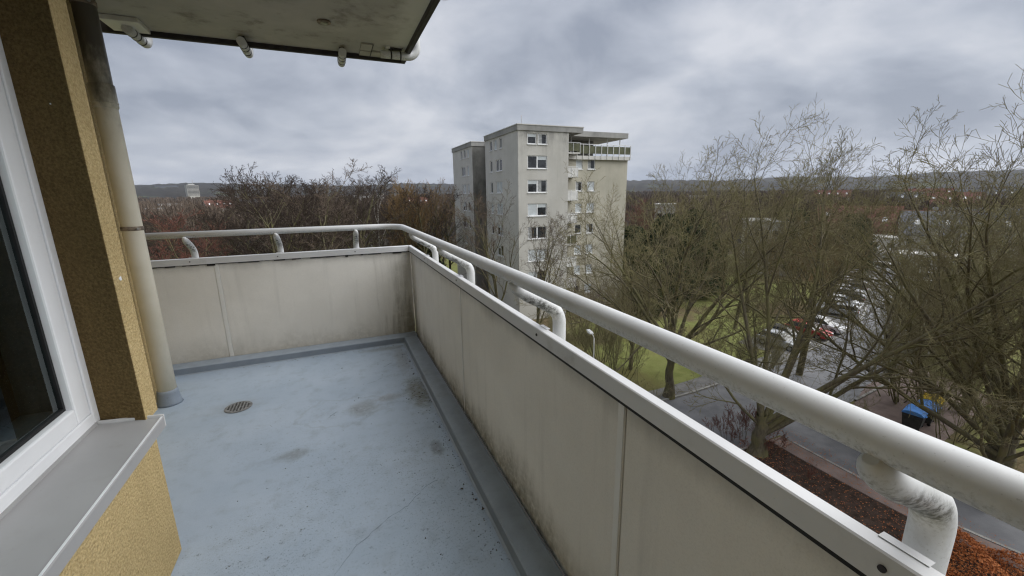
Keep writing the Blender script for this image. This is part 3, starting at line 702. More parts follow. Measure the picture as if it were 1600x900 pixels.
# balconies between main wing and set-back section
def balcony(x0, x1, y0, y1, z, solid=True, face='f'):
    w, d = x1 - x0, y1 - y0
    b = MB().box(0, w, 0.06, d, -0.18, 0).build('balcony', M['block'], blk)
    b.location = Vector((x0, y0, z)) - blk.location
    m = M['balc'] if solid else M['olive']
    n = 2
    for k in range(n):
        MB().box(w * k / n + 0.02, w * (k + 1) / n - 0.02, 0.0, 0.05, -0.15 if solid else 0.12, 1.0).build('panel', m, b)
    MB().box(w - 0.05 if face == 'f' else 0, w if face == 'f' else 0.05, 0.055, d, -0.15 if solid else 0.12, 1.0).build('panel', m, b)
    MB().box(0, w, -0.02, 0.06, 1.08, 1.13).build('rail', M['wpaint'], b)
    for k in range(n + 1):
        x = min(max(w * k / n, 0.02), w - 0.02); MB().box(x - 0.02, x + 0.02, -0.03, -0.001, -0.2, 1.08).build('post', M['wpaint'], b)
for k in range(0, 7):
    z = ZE + 1.95 - 2.79 * k
    balcony(BX + 6.6, BX + 8.42, BY + 0.75, BY + 2.0, z, k not in (3,))
balcony(BX + 6.6, BX + 8.6, BY + 0.65, BY + 2.0, ZE + 4.75, False)
for k in range(0, 6):
    z = ZE + 1.9 - 2.75 * k
    balcony(SX1 + 0.01, SX1 + 1.15, BY + 4.2, BY + 7.4, z, k != 3)
tr = MB(); n = 9; x0, x1 = BX + 8.75, SX1 + 0.1
for k in range(n):
    a = x0 + (x1 - x0) * k / n; b = x0 + (x1 - x0) * (k + 1) / n
    BK(MB().box(a + 0.04, b - 0.04, SY - 0.34, SY - 0.30, terr + 0.30, terr + 1.22), 'terrace_panel', 'olive')
for k in range(n + 1):
    a = x0 + (x1 - x0) * k / n
    BK(MB().box(a - 0.035, a + 0.035, SY - 0.42, SY - 0.355, terr - 0.35, terr + 1.4), 'terrace_rail_post', 'balc')
BK(MB().box(x0 - 0.05, x1 + 0.05, SY - 0.352, SY - 0.26, terr + 1.38, terr + 1.45), 'terrace_rail', 'wpaint')
# ------------------------------------------------------------------ bare winter trees
def norm3(v):
    l = math.sqrt(v[0]*v[0] + v[1]*v[1] + v[2]*v[2]) or 1.0
    return (v[0]/l, v[1]/l, v[2]/l)
class Grow:
    """collects tapered polylines: lines[kind] = list of (points, radii)"""
    def __init__(s, seed): s.r = random.Random(seed); s.thick = []; s.thin = []
    def branch(s, p, d, L, r, lev, C):
        R = s.r; n = C['n'][lev]; seg = L / n; wig = C['wig'][lev]; tro = C['tro'][lev]
        pts = [p]; rad = [r]; dirs = [d]
        for i in range(n):
            d = norm3((d[0] + R.gauss(0, wig), d[1] + R.gauss(0, wig), d[2] + R.gauss(0, wig) + tro))
            p = (p[0] + d[0]*seg, p[1] + d[1]*seg, p[2] + d[2]*seg)
            t = (i + 1) / n
            pts.append(p); rad.append(max(r * (1 - t) ** 0.75 * 0.93 + r * 0.07, C['rmin'])); dirs.append(d)
        (s.thick if lev <= C['thick'] else s.thin).append((pts, rad))
        if lev >= C['levels']: return
        k = C['kids'][lev]; k = max(1, int(round(k * R.uniform(0.8, 1.2)))); az = R.uniform(0, 6.28)
        t0 = C['t0'][lev]
        for j in range(k):
            t = t0 + (1 - t0) * ((j + R.random() * 0.9) / k) ** 0.9
            t = min(t, 0.98); f = t * n; i = min(int(f), n - 1); f -= i
            a, b = pts[i], pts[i+1]; q = (a[0] + (b[0]-a[0])*f, a[1] + (b[1]-a[1])*f, a[2] + (b[2]-a[2])*f)
            dd = dirs[i + 1]; az += 2.4 + R.uniform(-0.5, 0.5)
            ang = C['ang'][lev] * R.uniform(0.7, 1.25)
            ref = (0, 0, 1) if abs(dd[2]) < 0.9 else (1, 0, 0)
            u = norm3((dd[1]*ref[2]-dd[2]*ref[1], dd[2]*ref[0]-dd[0]*ref[2], dd[0]*ref[1]-dd[1]*ref[0]))
            v = (dd[1]*u[2]-dd[2]*u[1], dd[2]*u[0]-dd[0]*u[2], dd[0]*u[1]-dd[1]*u[0])
            ca, sa, cz, sz = math.cos(ang), math.sin(ang), math.cos(az), math.sin(az)
            nd = norm3(tuple(dd[m]*ca + (u[m]*cz + v[m]*sz)*sa for m in range(3)))
            rr = rad[i] * C['rr'][lev] * R.uniform(0.8, 1.05)
            s.branch(q, nd, L * C['lr'][lev] * (1 - C['fall'] * t) * R.uniform(0.7, 1.25), max(rr, C['rmin']), lev + 1, C)
def lines_mesh(lines, name, mat, sides):
    """all polylines of a group as one mesh of tapered tubes, vectorised"""
    V, F, off = [], [], 0
    by = {}
    for pts, rad in lines: by.setdefault(len(pts), []).append((pts, rad))
    for n, L in by.items():
        P = np.array([l[0] for l in L]); Rr = np.array([l[1] for l in L]); K = len(L)
        T = np.empty_like(P); T[:, 1:-1] = P[:, 2:] - P[:, :-2]; T[:, 0] = P[:, 1] - P[:, 0]; T[:, -1] = P[:, -1] - P[:, -2]
        T /= np.linalg.norm(T, axis=2, keepdims=True) + 1e-9
        A0 = np.where(np.abs(T[:, :1, 2:3]) < 0.85, np.array([0, 0, 1.0]), np.array([1.0, 0, 0])); A0 = np.broadcast_to(A0, T.shape)
        A = np.cross(T, A0); A /= np.linalg.norm(A, axis=2, keepdims=True) + 1e-9; B = np.cross(T, A)
        th = np.arange(sides) * 2 * math.pi / sides
        ring = P[:, :, None, :] + Rr[:, :, None, None] * (A[:, :, None, :] * np.cos(th)[None, None, :, None] + B[:, :, None, :] * np.sin(th)[None, None, :, None])
        V.append(ring.reshape(-1, 3))
        k = np.arange(K)[:, None, None] * (n * sides); i = np.arange(n - 1)[None, :, None] * sides; j = np.arange(sides)[None, None, :]; j2 = (j + 1) % sides
        f = np.stack([k + i + j, k + i + j2, k + i + sides + j2, k + i + sides + j], axis=-1).reshape(-1, 4) + off
        F.append(f); off += K * n * sides
    V = np.concatenate(V); F = np.concatenate(F)
    return raw_mesh(name, V, F, mat, True)
def raw_mesh(name, V, F, mat, smooth=False):
    me = bpy.data.meshes.new(name); k = F.shape[1]
    me.vertices.add(len(V)); me.vertices.foreach_set('co', V.astype(np.float32).ravel())
    me.loops.add(F.size); me.loops.foreach_set('vertex_index', F.astype(np.int32).ravel())
    me.polygons.add(len(F)); me.polygons.foreach_set('loop_start', np.arange(0, F.size, k, dtype=np.int32))
    try: me.polygons.foreach_set('loop_total', np.full(len(F), k, dtype=np.int32))
    except Exception: pass
    if smooth: me.polygons.foreach_set('use_smooth', np.ones(len(F), dtype=bool))
    me.update(calc_edges=True); me.materials.append(mat); return me
def mat_bark(name, a, b, moss=None):
    t = NT(name); c = t.coord('Object')
    base = t.mix(t.ramp(t.noise(t.mapping(c, scale=(1, 1, 0.3)), 9, 5, 0.65), 0.3, 0.7), a, b)
    if moss: base = t.mix(t.math('MULTIPLY', t.ramp(t.noise(c, 0.9, 5, 0.6), 0.38, 0.66), 0.8), base, moss)
    return t.done(base, 0.9, spec=0.1)
M['bark'] = mat_bark('mossy bark', (0.085, 0.073, 0.052), (0.155, 0.138, 0.098), (0.16, 0.152, 0.066))
M['twig'] = mat_bark('olive twigs', (0.135, 0.114, 0.072), (0.215, 0.188, 0.115), (0.205, 0.19, 0.085))
M['twig_dark'] = mat_bark('brown twigs', (0.095, 0.072, 0.056), (0.16, 0.124, 0.096))
M['twig_red'] = mat_bark('red brown twigs', (0.125, 0.058, 0.046), (0.19, 0.088, 0.068))
M['twig_wood'] = mat_bark('dark brown twigs', (0.040, 0.030, 0.025), (0.075, 0.057, 0.046))
M['twig_orange'] = mat_bark('ochre twigs', (0.19, 0.12, 0.055), (0.27, 0.18, 0.085))
M['twig_green'] = mat_bark('greenish twigs', (0.20, 0.185, 0.10), (0.30, 0.275, 0.15))
M['birch'] = mat_bark('pale birch bark', (0.38, 0.36, 0.33), (0.55, 0.53, 0.49))
M['needles'] = mat_bark('dark needles', (0.026, 0.042, 0.022), (0.05, 0.072, 0.036))
M['ivy'] = mat_bark('dark ivy leaves', (0.02, 0.034, 0.012), (0.045, 0.062, 0.022))

def cfg(**k):
    C = dict(levels=4, thick=2, n=[9, 8, 6, 4, 3], wig=[0.05, 0.11, 0.15, 0.17, 0.2], tro=[0.02, 0.035, 0.03, 0.03, 0.02], kids=[7, 8, 7, 6, 0],
             t0=[0.3, 0.22, 0.15, 0.12, 0], ang=[0.8, 0.75, 0.75, 0.75, 0.7], lr=[0.6, 0.5, 0.46, 0.5, 0.5], rr=[0.55, 0.5, 0.5, 0.55, 0.6], fall=0.45, rmin=0.006)
    C.update(k); return C
def make_tree(name, seed, C, base_r, trunk_h, limbs=None, height=None, bark='bark', twig='twig', sides=(7, 3)):
    """returns (trunk mesh, crown mesh). limbs: list of (start height, azimuth deg, elevation deg, length, radius)"""
    g = Grow(seed)
    if limbs:
        pts, rad, n = [], [], 8
        flare = [1.55, 1.15]
        lean = (g.r.uniform(-.03, .03), g.r.uniform(-.03, .03))
        for i in range(n + 1):
            z = trunk_h * i / n; pts.append((lean[0] * z + 0.05 * math.sin(i * 1.3), lean[1] * z + 0.05 * math.cos(i * 1.7), z - (0.3 if i == 0 else 0)))
            rad.append(base_r * (flare[i] if i < 2 else 1.0 - 0.4 * i / n))
        g.thick.append((pts, rad))
        for (h, az, el, L, r) in limbs:
            f = min(h / trunk_h, 1.0) * n; i = min(int(f), n - 1); f -= i; a, b = pts[i], pts[i + 1]
            q = tuple(a[m] + (b[m] - a[m]) * f for m in range(3)); az = RAD(az); el = RAD(el)
            g.branch(q, (math.cos(az) * math.cos(el), math.sin(az) * math.cos(el), math.sin(el)), L, r, 1, C)
    else:
        g.branch((0, 0, -0.2), (0, 0, 1), height, base_r, 0, C)
    return (lines_mesh(g.thick, 'trunk', M[bark], sides[0]), lines_mesh(g.thin, 'crown', M[twig], sides[1]))
def put_tree(name, meshes, loc, rz, sc, label, group=None, cat='tree', sz=None):
    o = empty(name, loc, rz, label, cat, group); o.scale = (sc, sc, sz or sc)
    link('trunk', meshes[0], o); link('crown', meshes[1], o)
    return o
def az_of(px_dir):     # world azimuth (deg, from +x) of "image right" turned by px_dir degrees
    return -22.95 + px_dir

# the two big trees beside the street and their neighbours
C5 = cfg(levels=5, n=[9, 9, 7, 6, 4, 3], wig=[.05, .06, .09, .11, .10, .06], tro=[.02, .0, .025, .04, .04, .03], kids=[0, 9, 7.5, 5, 3.2, 0],
         t0=[.3, .22, .14, .1, .1, 0], ang=[.8, .66, .7, .7, .7, .6], lr=[.6, .46, .52, .56, .5, .5], fall=0.38, rr=[.55, .58, .58, .56, .6, .6], rmin=0.008)
C5['n'] = [9, 9, 7, 6, 4, 2]
def dome_limbs(seed, n, z0, zc, rh, rv, r0):
    q = random.Random(seed); out = []
    for i in range(n):
        az = i * 137.5 + q.uniform(-18, 18); el = 17 + 62 * ((i + .5) / n) ** 1.05 + q.uniform(-4, 4); e_ = RAD(el)
        L = 1.0
        while L < 30 and (L * math.cos(e_) / rh) ** 2 + ((z0 + L * math.sin(e_) - zc) / rv) ** 2 < 1: L += 0.1
        out.append((z0 + q.uniform(-.7, .9), az, el, L * q.uniform(.86, 1.0), r0 * q.uniform(.75, 1.05)))
    return out
limbs1 = dome_limbs(4, 15, 3.4, 8.8, 9.6, 8.8, .16)
tA = make_tree('a', 21, C5, 0.36, 4.4, limbs1)
put_tree('bare_tree', tA, G(1070, 31.5), 0, 1.0, 'large bare tree left of the street with a broad round crown against the sky')
limbs2 = [(1.2, az_of(4), 30, 15.0, .17), (1.6, az_of(35), 52, 15.5, .17), (2.2, az_of(100), 64, 13, .15), (2.0, az_of(-40), 50, 14, .15), (1.4, az_of(-12), 44, 16.5, .17), (2.4, az_of(60), 74, 14.5, .15),
          (1.8, az_of(165), 50, 7, .10), (1.5, az_of(70), 38, 10, .12), (2.0, az_of(18), 66, 15.5, .15)]
tB = make_tree('b', 34, cfg(**{**C5, 'tro': [.02, .008, .03, .04, .035, .02], 'kids': [0, 9.5, 7.5, 5, 3.2, 0], 't0': [.3, .26, .14, .1, .1, 0]}), 0.46, 2.6, limbs2)
put_tree('bare_tree', tB, G(1238, 26.4), 0, 1.0, 'nearest bare tree rising from the dark planting bed with long limbs spread to the right')
C4 = cfg(levels=4, n=[9, 8, 6, 4, 3], kids=[10, 8, 7, 6, 0], tro=[.02, .05, .05, .04, .02], rmin=0.008)
tC = make_tree('c', 5, cfg(**{**C4, 'kids': [13, 9, 7, 5.5, 0], 'lr': [.55, .5, .5, .5, .5], 'ang': [.62, .6, .65, .7, .7]}), 0.26, 0, None, 14.5)
tD = make_tree('d', 9, cfg(**{**C4, 'kids': [15, 9, 7, 5, 0], 'lr': [.52, .5, .5, .5, .5], 't0': [.2, .2, .15, .1, 0], 'ang': [.85, .65, .65, .7, .7]}), 0.24, 0, None, 12.5, twig='twig_green')
tE = make_tree('e', 13, cfg(**{**C4, 'kids': [12, 8, 7, 5, 0], 'lr': [.62, .5, .5, .5, .5], 't0': [.16, .2, .15, .1, 0], 'ang': [.6, .55, .6, .65, .7]}), 0.22, 0, None, 13, twig='twig_dark')
put_tree('bare_tree', tC, G(1292, 41), 0.4, 1.05, 'bare tree by the parked red cars, slim forked trunk')
put_tree('bare_tree', tC, G(1318, 62), 2.1, 0.9, 'bare tree standing beside the row of parked cars along the street')
put_tree('bare_tree', tB, G(1690, 33), 2.6, 0.95, 'bare tree at the right edge of the view, crown reaching in')
put_tree('bare_tree', tA, G(1668, 34), 4.2, 1.08, 'tall bare tree at the right picture edge above the grass')
put_tree('bare_tree', tD, G(1592, 41), 1.0, 0.98, 'dense olive bare tree behind the bins at the right')
put_tree('bare_tree', tD, G(1495, 47), 3.3, 1.0, 'olive bare tree beyond the bins, right of the street')
put_tree('bare_tree', tD, G(1680, 29), 5.0, 0.8, 'low olive bare tree in the near right corner above the grass')
put_tree('bare_tree', tD, G(1585, 56), 0.2, 1.1, 'dense bare tree in the thicket right of the street, behind the others')
put_tree('bare_tree', tD, G(1500, 66), 2.2, 0.9, 'bare tree in front of the row houses, right side of the street')
put_tree('bare_tree', tE, G(782, 41.0), 0.9, 1.0, 'bare tree in front of the grey side wall of the apartment block')
put_tree('bare_tree', tE, G(835, 38.0), 3.0, 0.86, 'smaller bare tree before the front corner of the apartment block')
put_tree('bare_tree', tD, G(1000, 36), 4.0, 0.80, 'mossy bare tree on the lawn between apartment block and big round tree')
put_tree('bare_tree', tC, G(1172, 52), 0.8, 0.80, 'bare tree on the lawn behind the big round tree')
put_tree('bare_tree', tC, G(1190, 60), 4.4, 0.95, 'bare tree before the pale low house behind the lawn')
# bushes: many stems from the ground
CB = cfg(levels=3, thick=0, n=[6, 5, 4, 3], wig=[.06, .1, .14, .16], tro=[.05, .06, .05, .03], kids=[8, 7, 6, 0], t0=[.2, .15, .12, 0], ang=[.45, .5, .6, .6], lr=[.55, .5, .5, .5], rmin=0.006)
def make_bush(seed, h, nst, spread, twig, C=CB):
    g = Grow(seed)
    for i in range(nst):
        a = g.r.uniform(0, 6.28); q = g.r.uniform(0, spread * 0.5); el = RAD(g.r.uniform(55, 86))
        g.branch((q * math.cos(a), q * math.sin(a), -0.1), (math.cos(a) * math.cos(el), math.sin(a) * math.cos(el), math.sin(el)), h * g.r.uniform(.6, 1.05), 0.035 * h / 4, 0, C)
    return (lines_mesh(g.thick, 'stems', M['bark'], 4), lines_mesh(g.thin, 'twigs', M[twig], 3))
def put_bush(meshes, loc, rz, sc, label, group=None, name='bare_shrub'):
    o = empty(name, loc, rz, label, 'shrub', group); o.scale = (sc, sc, sc)
    link('stems', meshes[0], o); link('twigs', meshes[1], o); return o
bO = make_bush(3, 9, 9, 3.0, 'twig_dark'); bG = make_bush(6, 5, 12, 3.2, 'twig_green'); bR = make_bush(8, 1.6, 9, 1.8, 'twig_red', cfg(**{**CB, 'kids': [7, 6, 4, 0]})); bW = make_bush(10, 11, 12, 5.0, 'twig_orange')
for px, ds, sc, lb in ((905, 43.5, .72, 'left'), (935, 43, .86, 'middle'), (960, 43.5, .70, 'right')):
    put_bush(bO, G(px, ds), px * .1, sc, 'tall thin-stemmed brown shrub before the sand coloured wall, %s one of three' % {'left': 'leftmost', 'middle': 'middle', 'right': 'rightmost'}[lb])
put_bush(bW, G(1268, 66), 0.3, 1.0, 'ochre coloured willow-like shrub at the far end of the lawn, left one'); put_bush(bW, G(1320, 72), 2.3, 0.85, 'ochre coloured shrub next to the parked cars at the far lawn, right one')
for i, (px, ds, sc) in enumerate(((975, 34, 1.0), (945, 37, .9), (1015, 27, .6), (1175, 39, .8), (1235, 38, .8), (880, 39, .8), (905, 36, .7),
                                   (1395, 33, .45), (1590, 36, .9), (1600, 41, 1.2), (1530, 41, 1.2), (1475, 40, 1.1), (1560, 47, 1.3), (1500, 55, 1.3), (1440, 58, 1.1), (1550, 64, 1.5), (1600, 60, 1.4), (1480, 78, 0.9), (1530, 84, 1.0), (1590, 90, 1.7),
                                   (1000, 48, 1.0), (1045, 60, 1.1), (1165, 72, 1.3), (1225, 60, 1.0))):
    put_bush(bG, G(px, ds), i * 1.3, sc, 'greenish bare shrub in the undergrowth %s' % ('around the lawn' if px < 1390 else 'right of the street'), 'undergrowth shrubs %s' % ('around the lawn' if px < 1390 else 'right of the street'))
for i, (x, y, sc) in enumerate(((22.7, 15.9, 1.0), (23.6, 15.0, .9), (22.2, 14.6, .8), (23.9, 16.4, .75), (21.7, 16.5, .8), (22.4, 11.9, .45))):
    put_bush(bR, (x, y, GZ + 0.1), i * 1.9, sc, 'low reddish brown shrub in the dark planting bed beside the nearest tree', 'reddish shrubs in the planting bed')

# evergreens: leaf-sized faces spread through tiers
def leaf_cloud(rs, n, size, fn):
    """n small triangles; fn(k) gives centres (n,3) and outward directions"""
    P, Dn = fn(n)
    a = rs.normal(size=(n, 3)); a /= np.linalg.norm(a, axis=1, keepdims=True); b = np.cross(a, Dn + 0.6 * rs.normal(size=(n, 3))); b /= np.linalg.norm(b, axis=1, keepdims=True) + 1e-9
    s = size * rs.uniform(0.6, 1.4, (n, 1))
    V = np.stack([P - a * s * .35, P + a * s * .35, P + b * s * 1.2], axis=1).reshape(-1, 3)
    return V, np.arange(n * 3).reshape(-1, 3)
def make_conifer(seed, h, rad, n, mat='needles'):
    rs = np.random.RandomState(seed)
    def fn(n):
        t = rs.uniform(0.04, 1, n) ** 0.8; ph = rs.uniform(0, 6.283, n)
        lob = 0.70 + 0.22 * np.sin(ph * 3 + 5 * t) * np.sin(t * 13 + ph) + 0.14 * np.sin(ph * 7 - 9 * t) * np.sin(t * 29 + ph * 2)
        prof = np.sqrt(np.clip(1 - (np.abs(t - 0.42) / 0.60) ** 2.2, 0, 1))
        r = rad * prof * lob * np.sqrt(rs.uniform(0.25, 1, n)) + 0.1
        P = np.stack([r * np.cos(ph), r * np.sin(ph), t * h - 0.18 * r], 1)
        Dn = np.stack([np.cos(ph), np.sin(ph), np.full(n, 0.1)], 1); return P, Dn
    V, F = leaf_cloud(rs, n, 0.30, fn)
    tr = lines_mesh([([(0, 0, -.2), (0, 0, h * .4), (0, 0, h * .98)], [0.25, 0.15, 0.02])], 'trunk', M['bark'], 6)
    return tr, raw_mesh('crown', V, F, M[mat])
cn = make_conifer(2, 11, 4.2, 26000); cn2 = make_conifer(5, 9, 3.4, 20000, 'ivy')
for px, ds, sc, lb in ((1052, 62, 1.12, 'dark conifer behind the big round tree, left of two'), (1092, 66, 1.16, 'dark conifer behind the big round tree, right of two'), (994, 64, .95, 'dark conifer close to the right side of the apartment block'),
                       (1245, 92, 1.1, 'dark conifer behind the ochre shrubs'), (1345, 98, 1.0, 'dark conifer at the far end of the street'), (655, 62, .9, 'dark evergreen left of the apartment block')):
    put_tree('conifer', cn, G(px, ds), px, sc, lb)
put_tree('ivy_tree', cn2, G(1018, 54), 1, .9, 'ivy covered dark green tree right of the apartment block'); put_tree('ivy_tree', cn2, G(1120, 74), 2, 1.0, 'dark green ivy clad tree behind the lawn')

# wood behind the far parapet and beyond the lawn: shared meshes of lighter trees
CL = cfg(levels=4, thick=1, n=[7, 6, 4, 3, 2], kids=[12, 8, 6, 4, 0], t0=[.22, .2, .15, .1, 0], ang=[.75, .65, .65, .7, .7], lr=[.55, .5, .5, .5, .5], tro=[.02, .05, .05, .04, .02], rr=[.6, .6, .58, .6, .6], rmin=0.014)
wood = [make_tree('w%d' % i, 40 + i, CL, 0.25, 0, None, 15.5, twig=tw, sides=(5, 3)) for i, tw in enumerate(('twig_wood', 'twig_wood', 'twig_red', 'twig_dark'))]
CP = cfg(**{**CL, 'ang': [.34, .3, .4, .5, .5], 'kids': [18, 7, 5, 3, 0], 'lr': [.42, .5, .5, .5, .5], 't0': [.15, .1, .1, .1, 0]})
poplar = make_tree('p', 60, CP, 0.22, 0, None, 17, twig='twig_orange', sides=(5, 3))
CBi = cfg(**{**CL, 'tro': [.02, .04, -.01, -.02, -.02]})
birch = make_tree('bi', 66, CBi, 0.2, 0, None, 16, bark='birch', twig='twig_dark', sides=(5, 3))
R = random.Random(77)
def wood_tree(px, ds, h, kind, rz, label, group, name='bare_tree'):
    m = {'p': poplar, 'b': birch}.get(kind) or wood[kind]
    s = h / tree_top(m)
    return put_tree(name, m, G(px, ds), rz, s * R.uniform(1.0, 1.2), label, group, sz=s)
def tree_top(m):
    co = np.empty(len(m[1].vertices) * 3, dtype=np.float32); m[1].vertices.foreach_get('co', co); return float(np.percentile(co[2::3], 99.9))
# copper twigged tree by the downpipe, birch, ochre poplars
wood_tree(292, 44, 14.2, 2, .4, 'copper red twiggy tree in front of the wood, second right of the downpipe', None); wood_tree(325, 47, 13.4, 2, 4.1, 'smaller copper red tree, farthest from the downpipe', None); wood_tree(268, 41, 14.4, 2, 5.5, 'copper red twiggy tree just right of the downpipe', None)
wood_tree(238, 43, 14.6, 2, 2.4, 'copper red twiggy tree partly behind the downpipe', None)
wood_tree(583, 66, 19.0, 'b', .7, 'white barked birch standing above the dark wood', None, 'birch_tree')
for i, (px, ds, h) in enumerate(((612, 63, 17.0), (628, 58, 17.6), (642, 60, 18.0), (657, 61, 17.2), (676, 63, 17.8))):
    wood_tree(px, ds, h, 'p', i * 1.1, 'upright ochre brown tree left of the apartment block, %s of five from the left' % ('first', 'second', 'third', 'fourth', 'fifth')[i], 'ochre trees left of the block')
for i in range(44):
    px = 235 + (i * 10.7 + R.uniform(-6, 6)) % 475; ds = R.uniform(44, 100) if i > 24 else R.uniform(40, 58)
    h = 15.9 + R.uniform(-1.5, 1.1) - (1.6 if px < 330 else 0) + (2.0 if 350 < px < 570 else 0)
    if px < 345 and ds < 62: ds += 24
    wood_tree(px, ds, h, R.choice((0, 0, 1, 1, 3)), R.uniform(0, 6.28), 'bare dark brown tree in the wood behind the far parapet', 'wood behind the far parapet')
for i in range(46):
    px = R.uniform(985, 1640); ds = R.uniform(80, 165)
    if 1325 < px < 1570 and ds < 152: continue
    wood_tree(px, ds, R.uniform(11.5, 15.5), R.choice((0, 1, 1, 2, 3)), R.uniform(0, 6.28), 'bare brown tree in the wood beyond the lawn and street', 'wood beyond the lawn')
for i in range(16):
    px = R.uniform(860, 1330); ds = R.uniform(70, 96)
    wood_tree(px, ds, R.uniform(9, 12.5), R.choice((0, 1, 3)), R.uniform(0, 6.28), 'bare tree at the rear edge of the lawn', 'trees at the rear edge of the lawn')
M['ridge'] = mat_bark('far ridge wood', (0.018, 0.017, 0.016), (0.034, 0.030, 0.026))
# far woods: nobody could count these
def far_wood(name, seed, n, r0, r1, label, mat, px0=-300, px1=1900, ns=34, fat=1.0):
    rs = np.random.RandomState(seed); px = rs.uniform(px0, px1, n); d = r0 + (r1 - r0) * rs.uniform(0, 1, n) ** 0.7
    ok = ~((px > 1320) & (px < 1560) & (d < 175)); px, d = px[ok], d[ok]; n = len(px)
    c = np.array([G(p, q)[:] for p, q in zip(px, d)]); c[:, 2] += np.array([terrain(x, y) for x, y in c[:, :2]])
    h = rs.uniform(9, 15, n); w = rs.uniform(2.5, 4.5, n)
    C_ = np.repeat(c, ns, 0); H_ = np.repeat(h, ns); W_ = np.repeat(w, ns); D_ = np.repeat(d, ns); k = n * ns
    ph = rs.uniform(0, 6.283, k); rr = np.sqrt(rs.uniform(0, 1, k)) * W_; t = rs.uniform(.1, .75, k)
    base = C_ + np.stack([rr * .55 * np.cos(ph), rr * .55 * np.sin(ph), H_ * t], 1)
    dome = np.sqrt(np.clip(1 - (rr / (W_ * 1.05)) ** 2, 0, 1))
    tip = C_ + np.stack([rr * 1.15 * np.cos(ph), rr * 1.15 * np.sin(ph), np.minimum(H_ * (t + .42), H_ * (.5 + .5 * dome))], 1) + rs.normal(0, .35, (k, 3))
    s = (0.10 + 0.0011 * D_) * fat; a = rs.uniform(0, 6.283, k); sd_ = np.stack([np.cos(a) * s, np.sin(a) * s, 0 * s], 1)
    V = np.stack([base - sd_, base + sd_, tip], 1).reshape(-1, 3)
    o = link(name, raw_mesh(name, V, np.arange(k * 3).reshape(-1, 3), M[mat])); return tag(o, label, 'wood', kind='stuff')
# ------------------------------------------------------------------ terrain, streets, beds
def sstep(a, b, x):
    t = min(max((x - a) / (b - a), 0.0), 1.0); return t * t * (3 - 2 * t)
def terrain(x, y):
    r = math.hypot(x, y)
    if r < 300: return 0.0
    a = math.atan2(y, x)
    w = 0.5 + 0.22 * math.sin(a * 7 + 0.6) + 0.16 * math.sin(a * 17 + r * 0.0011) + 0.12 * math.sin(a * 31 + 2.0)
    b = 0.5 + 0.5 * math.sin(x * 0.0031 + 1.2) * math.sin(y * 0.0027 + 0.4)
    return sstep(300, 1500, r) * 11 * b + sstep(1100, 3400, r) * (66 + 40 * w) + sstep(3300, 6000, r) * 60 * w
def mat_ground():
    t = NT('lawn and leaf litter'); p = t.coord('Position'); o = t.sep(p)
    g = t.mix(t.ramp(t.noise(p, 0.8, 6, 0.65), 0.3, 0.7), (0.125, 0.14, 0.042), (0.18, 0.195, 0.068))
    g = t.mix(t.ramp(t.noise(p, 0.16, 5, 0.6), 0.45, 0.68), g, (0.125, 0.115, 0.045))
    lit = t.mix(t.ramp(t.noise(p, 2.5, 6, 0.7), 0.3, 0.7), (0.085, 0.068, 0.040), (0.15, 0.115, 0.066))
    m = t.ramp(t.noise(t.mapping(p, (7, 3, 0)), 0.055, 6, 0.62), 0.50, 0.60)
    g = t.mix(m, g, lit)
    r = t.math('SQRT', t.math('ADD', t.math('MULTIPLY', o[0], o[0]), t.math('MULTIPLY', o[1], o[1])))
    far = t.ramp(r, 75, 150)
    woodc = t.mix(t.ramp(t.noise(p, 0.006, 8, 0.72), 0.35, 0.65), (0.018, 0.017, 0.016), (0.036, 0.032, 0.027))
    fields = t.mix(t.ramp(t.noise(t.mapping(p, (400, 90, 0)), 0.0042, 4, 0.6), 0.58, 0.66), woodc, (0.055, 0.064, 0.036))
    base = t.mix(far, g, fields)
    t.bump(t.noise(p, 6, 6, 0.75), 0.5, 0.06)
    return t.done(base, 0.95, spec=0.1)
M['ground'] = mat_ground()
def polar_ground():
    rings = [0.0] + [3 * 1.085 ** i for i in range(95)]; rings = [r for r in rings if r < 6500] + [6500]; na = 960; rj = random.Random(12)
    V = [(0, 0, GZ)]; F = []
    for r in rings[1:]:
        for j in range(na):
            a = 2 * math.pi * j / na; x, y = r * math.cos(a), r * math.sin(a); V.append((x, y, GZ + terrain(x, y) + sstep(700, 1500, r) * (rj.uniform(-4, 5) + (5 if rj.random() < .12 else 0))))
    for j in range(na): F.append((0, 1 + j, 1 + (j + 1) % na))
    for i in range(len(rings) - 2):
        for j in range(na):
            a, b = 1 + i * na + j, 1 + i * na + (j + 1) % na; F.append((a, a + na, b + na, b))
    me = bpy.data.meshes.new('ground'); me.from_pydata(V, [], F); me.update(); me.materials.append(M['ground'])
    me.polygons.foreach_set('use_smooth', [True] * len(me.polygons))
    return tag(link('ground', me), kind='structure')
polar_ground()
def mat_asphalt():
    t = NT('wet asphalt'); p = t.coord('Position')
    b = t.mix(t.ramp(t.noise(p, 0.5, 6, 0.6), 0.3, 0.7), (0.10, 0.103, 0.112), (0.15, 0.153, 0.162))
    b = t.mix(t.math('MULTIPLY', t.ramp(t.noise(p, 60, 3, 0.7), 0.45, 0.7), 0.3), b, (0.24, 0.24, 0.25))
    b = t.mix(t.math('MULTIPLY', t.ramp(t.noise(p, 3.5, 6, 0.7), 0.62, 0.70), 0.6), b, (0.055, 0.045, 0.035))
    return t.done(b, t.ramp(t.noise(p, 0.9, 4, 0.6), 0.35, 0.7, 0.45, 0.8), spec=0.35)
M['asphalt'] = mat_asphalt()
M['paving'] = simple('concrete paving', (0.15, 0.148, 0.146), 0.85, 0.2, 1.5, kind='Position')
M['redpave'] = simple('reddish paving', (0.19, 0.145, 0.13), 0.85, 0.2, 1.2, kind='Position')
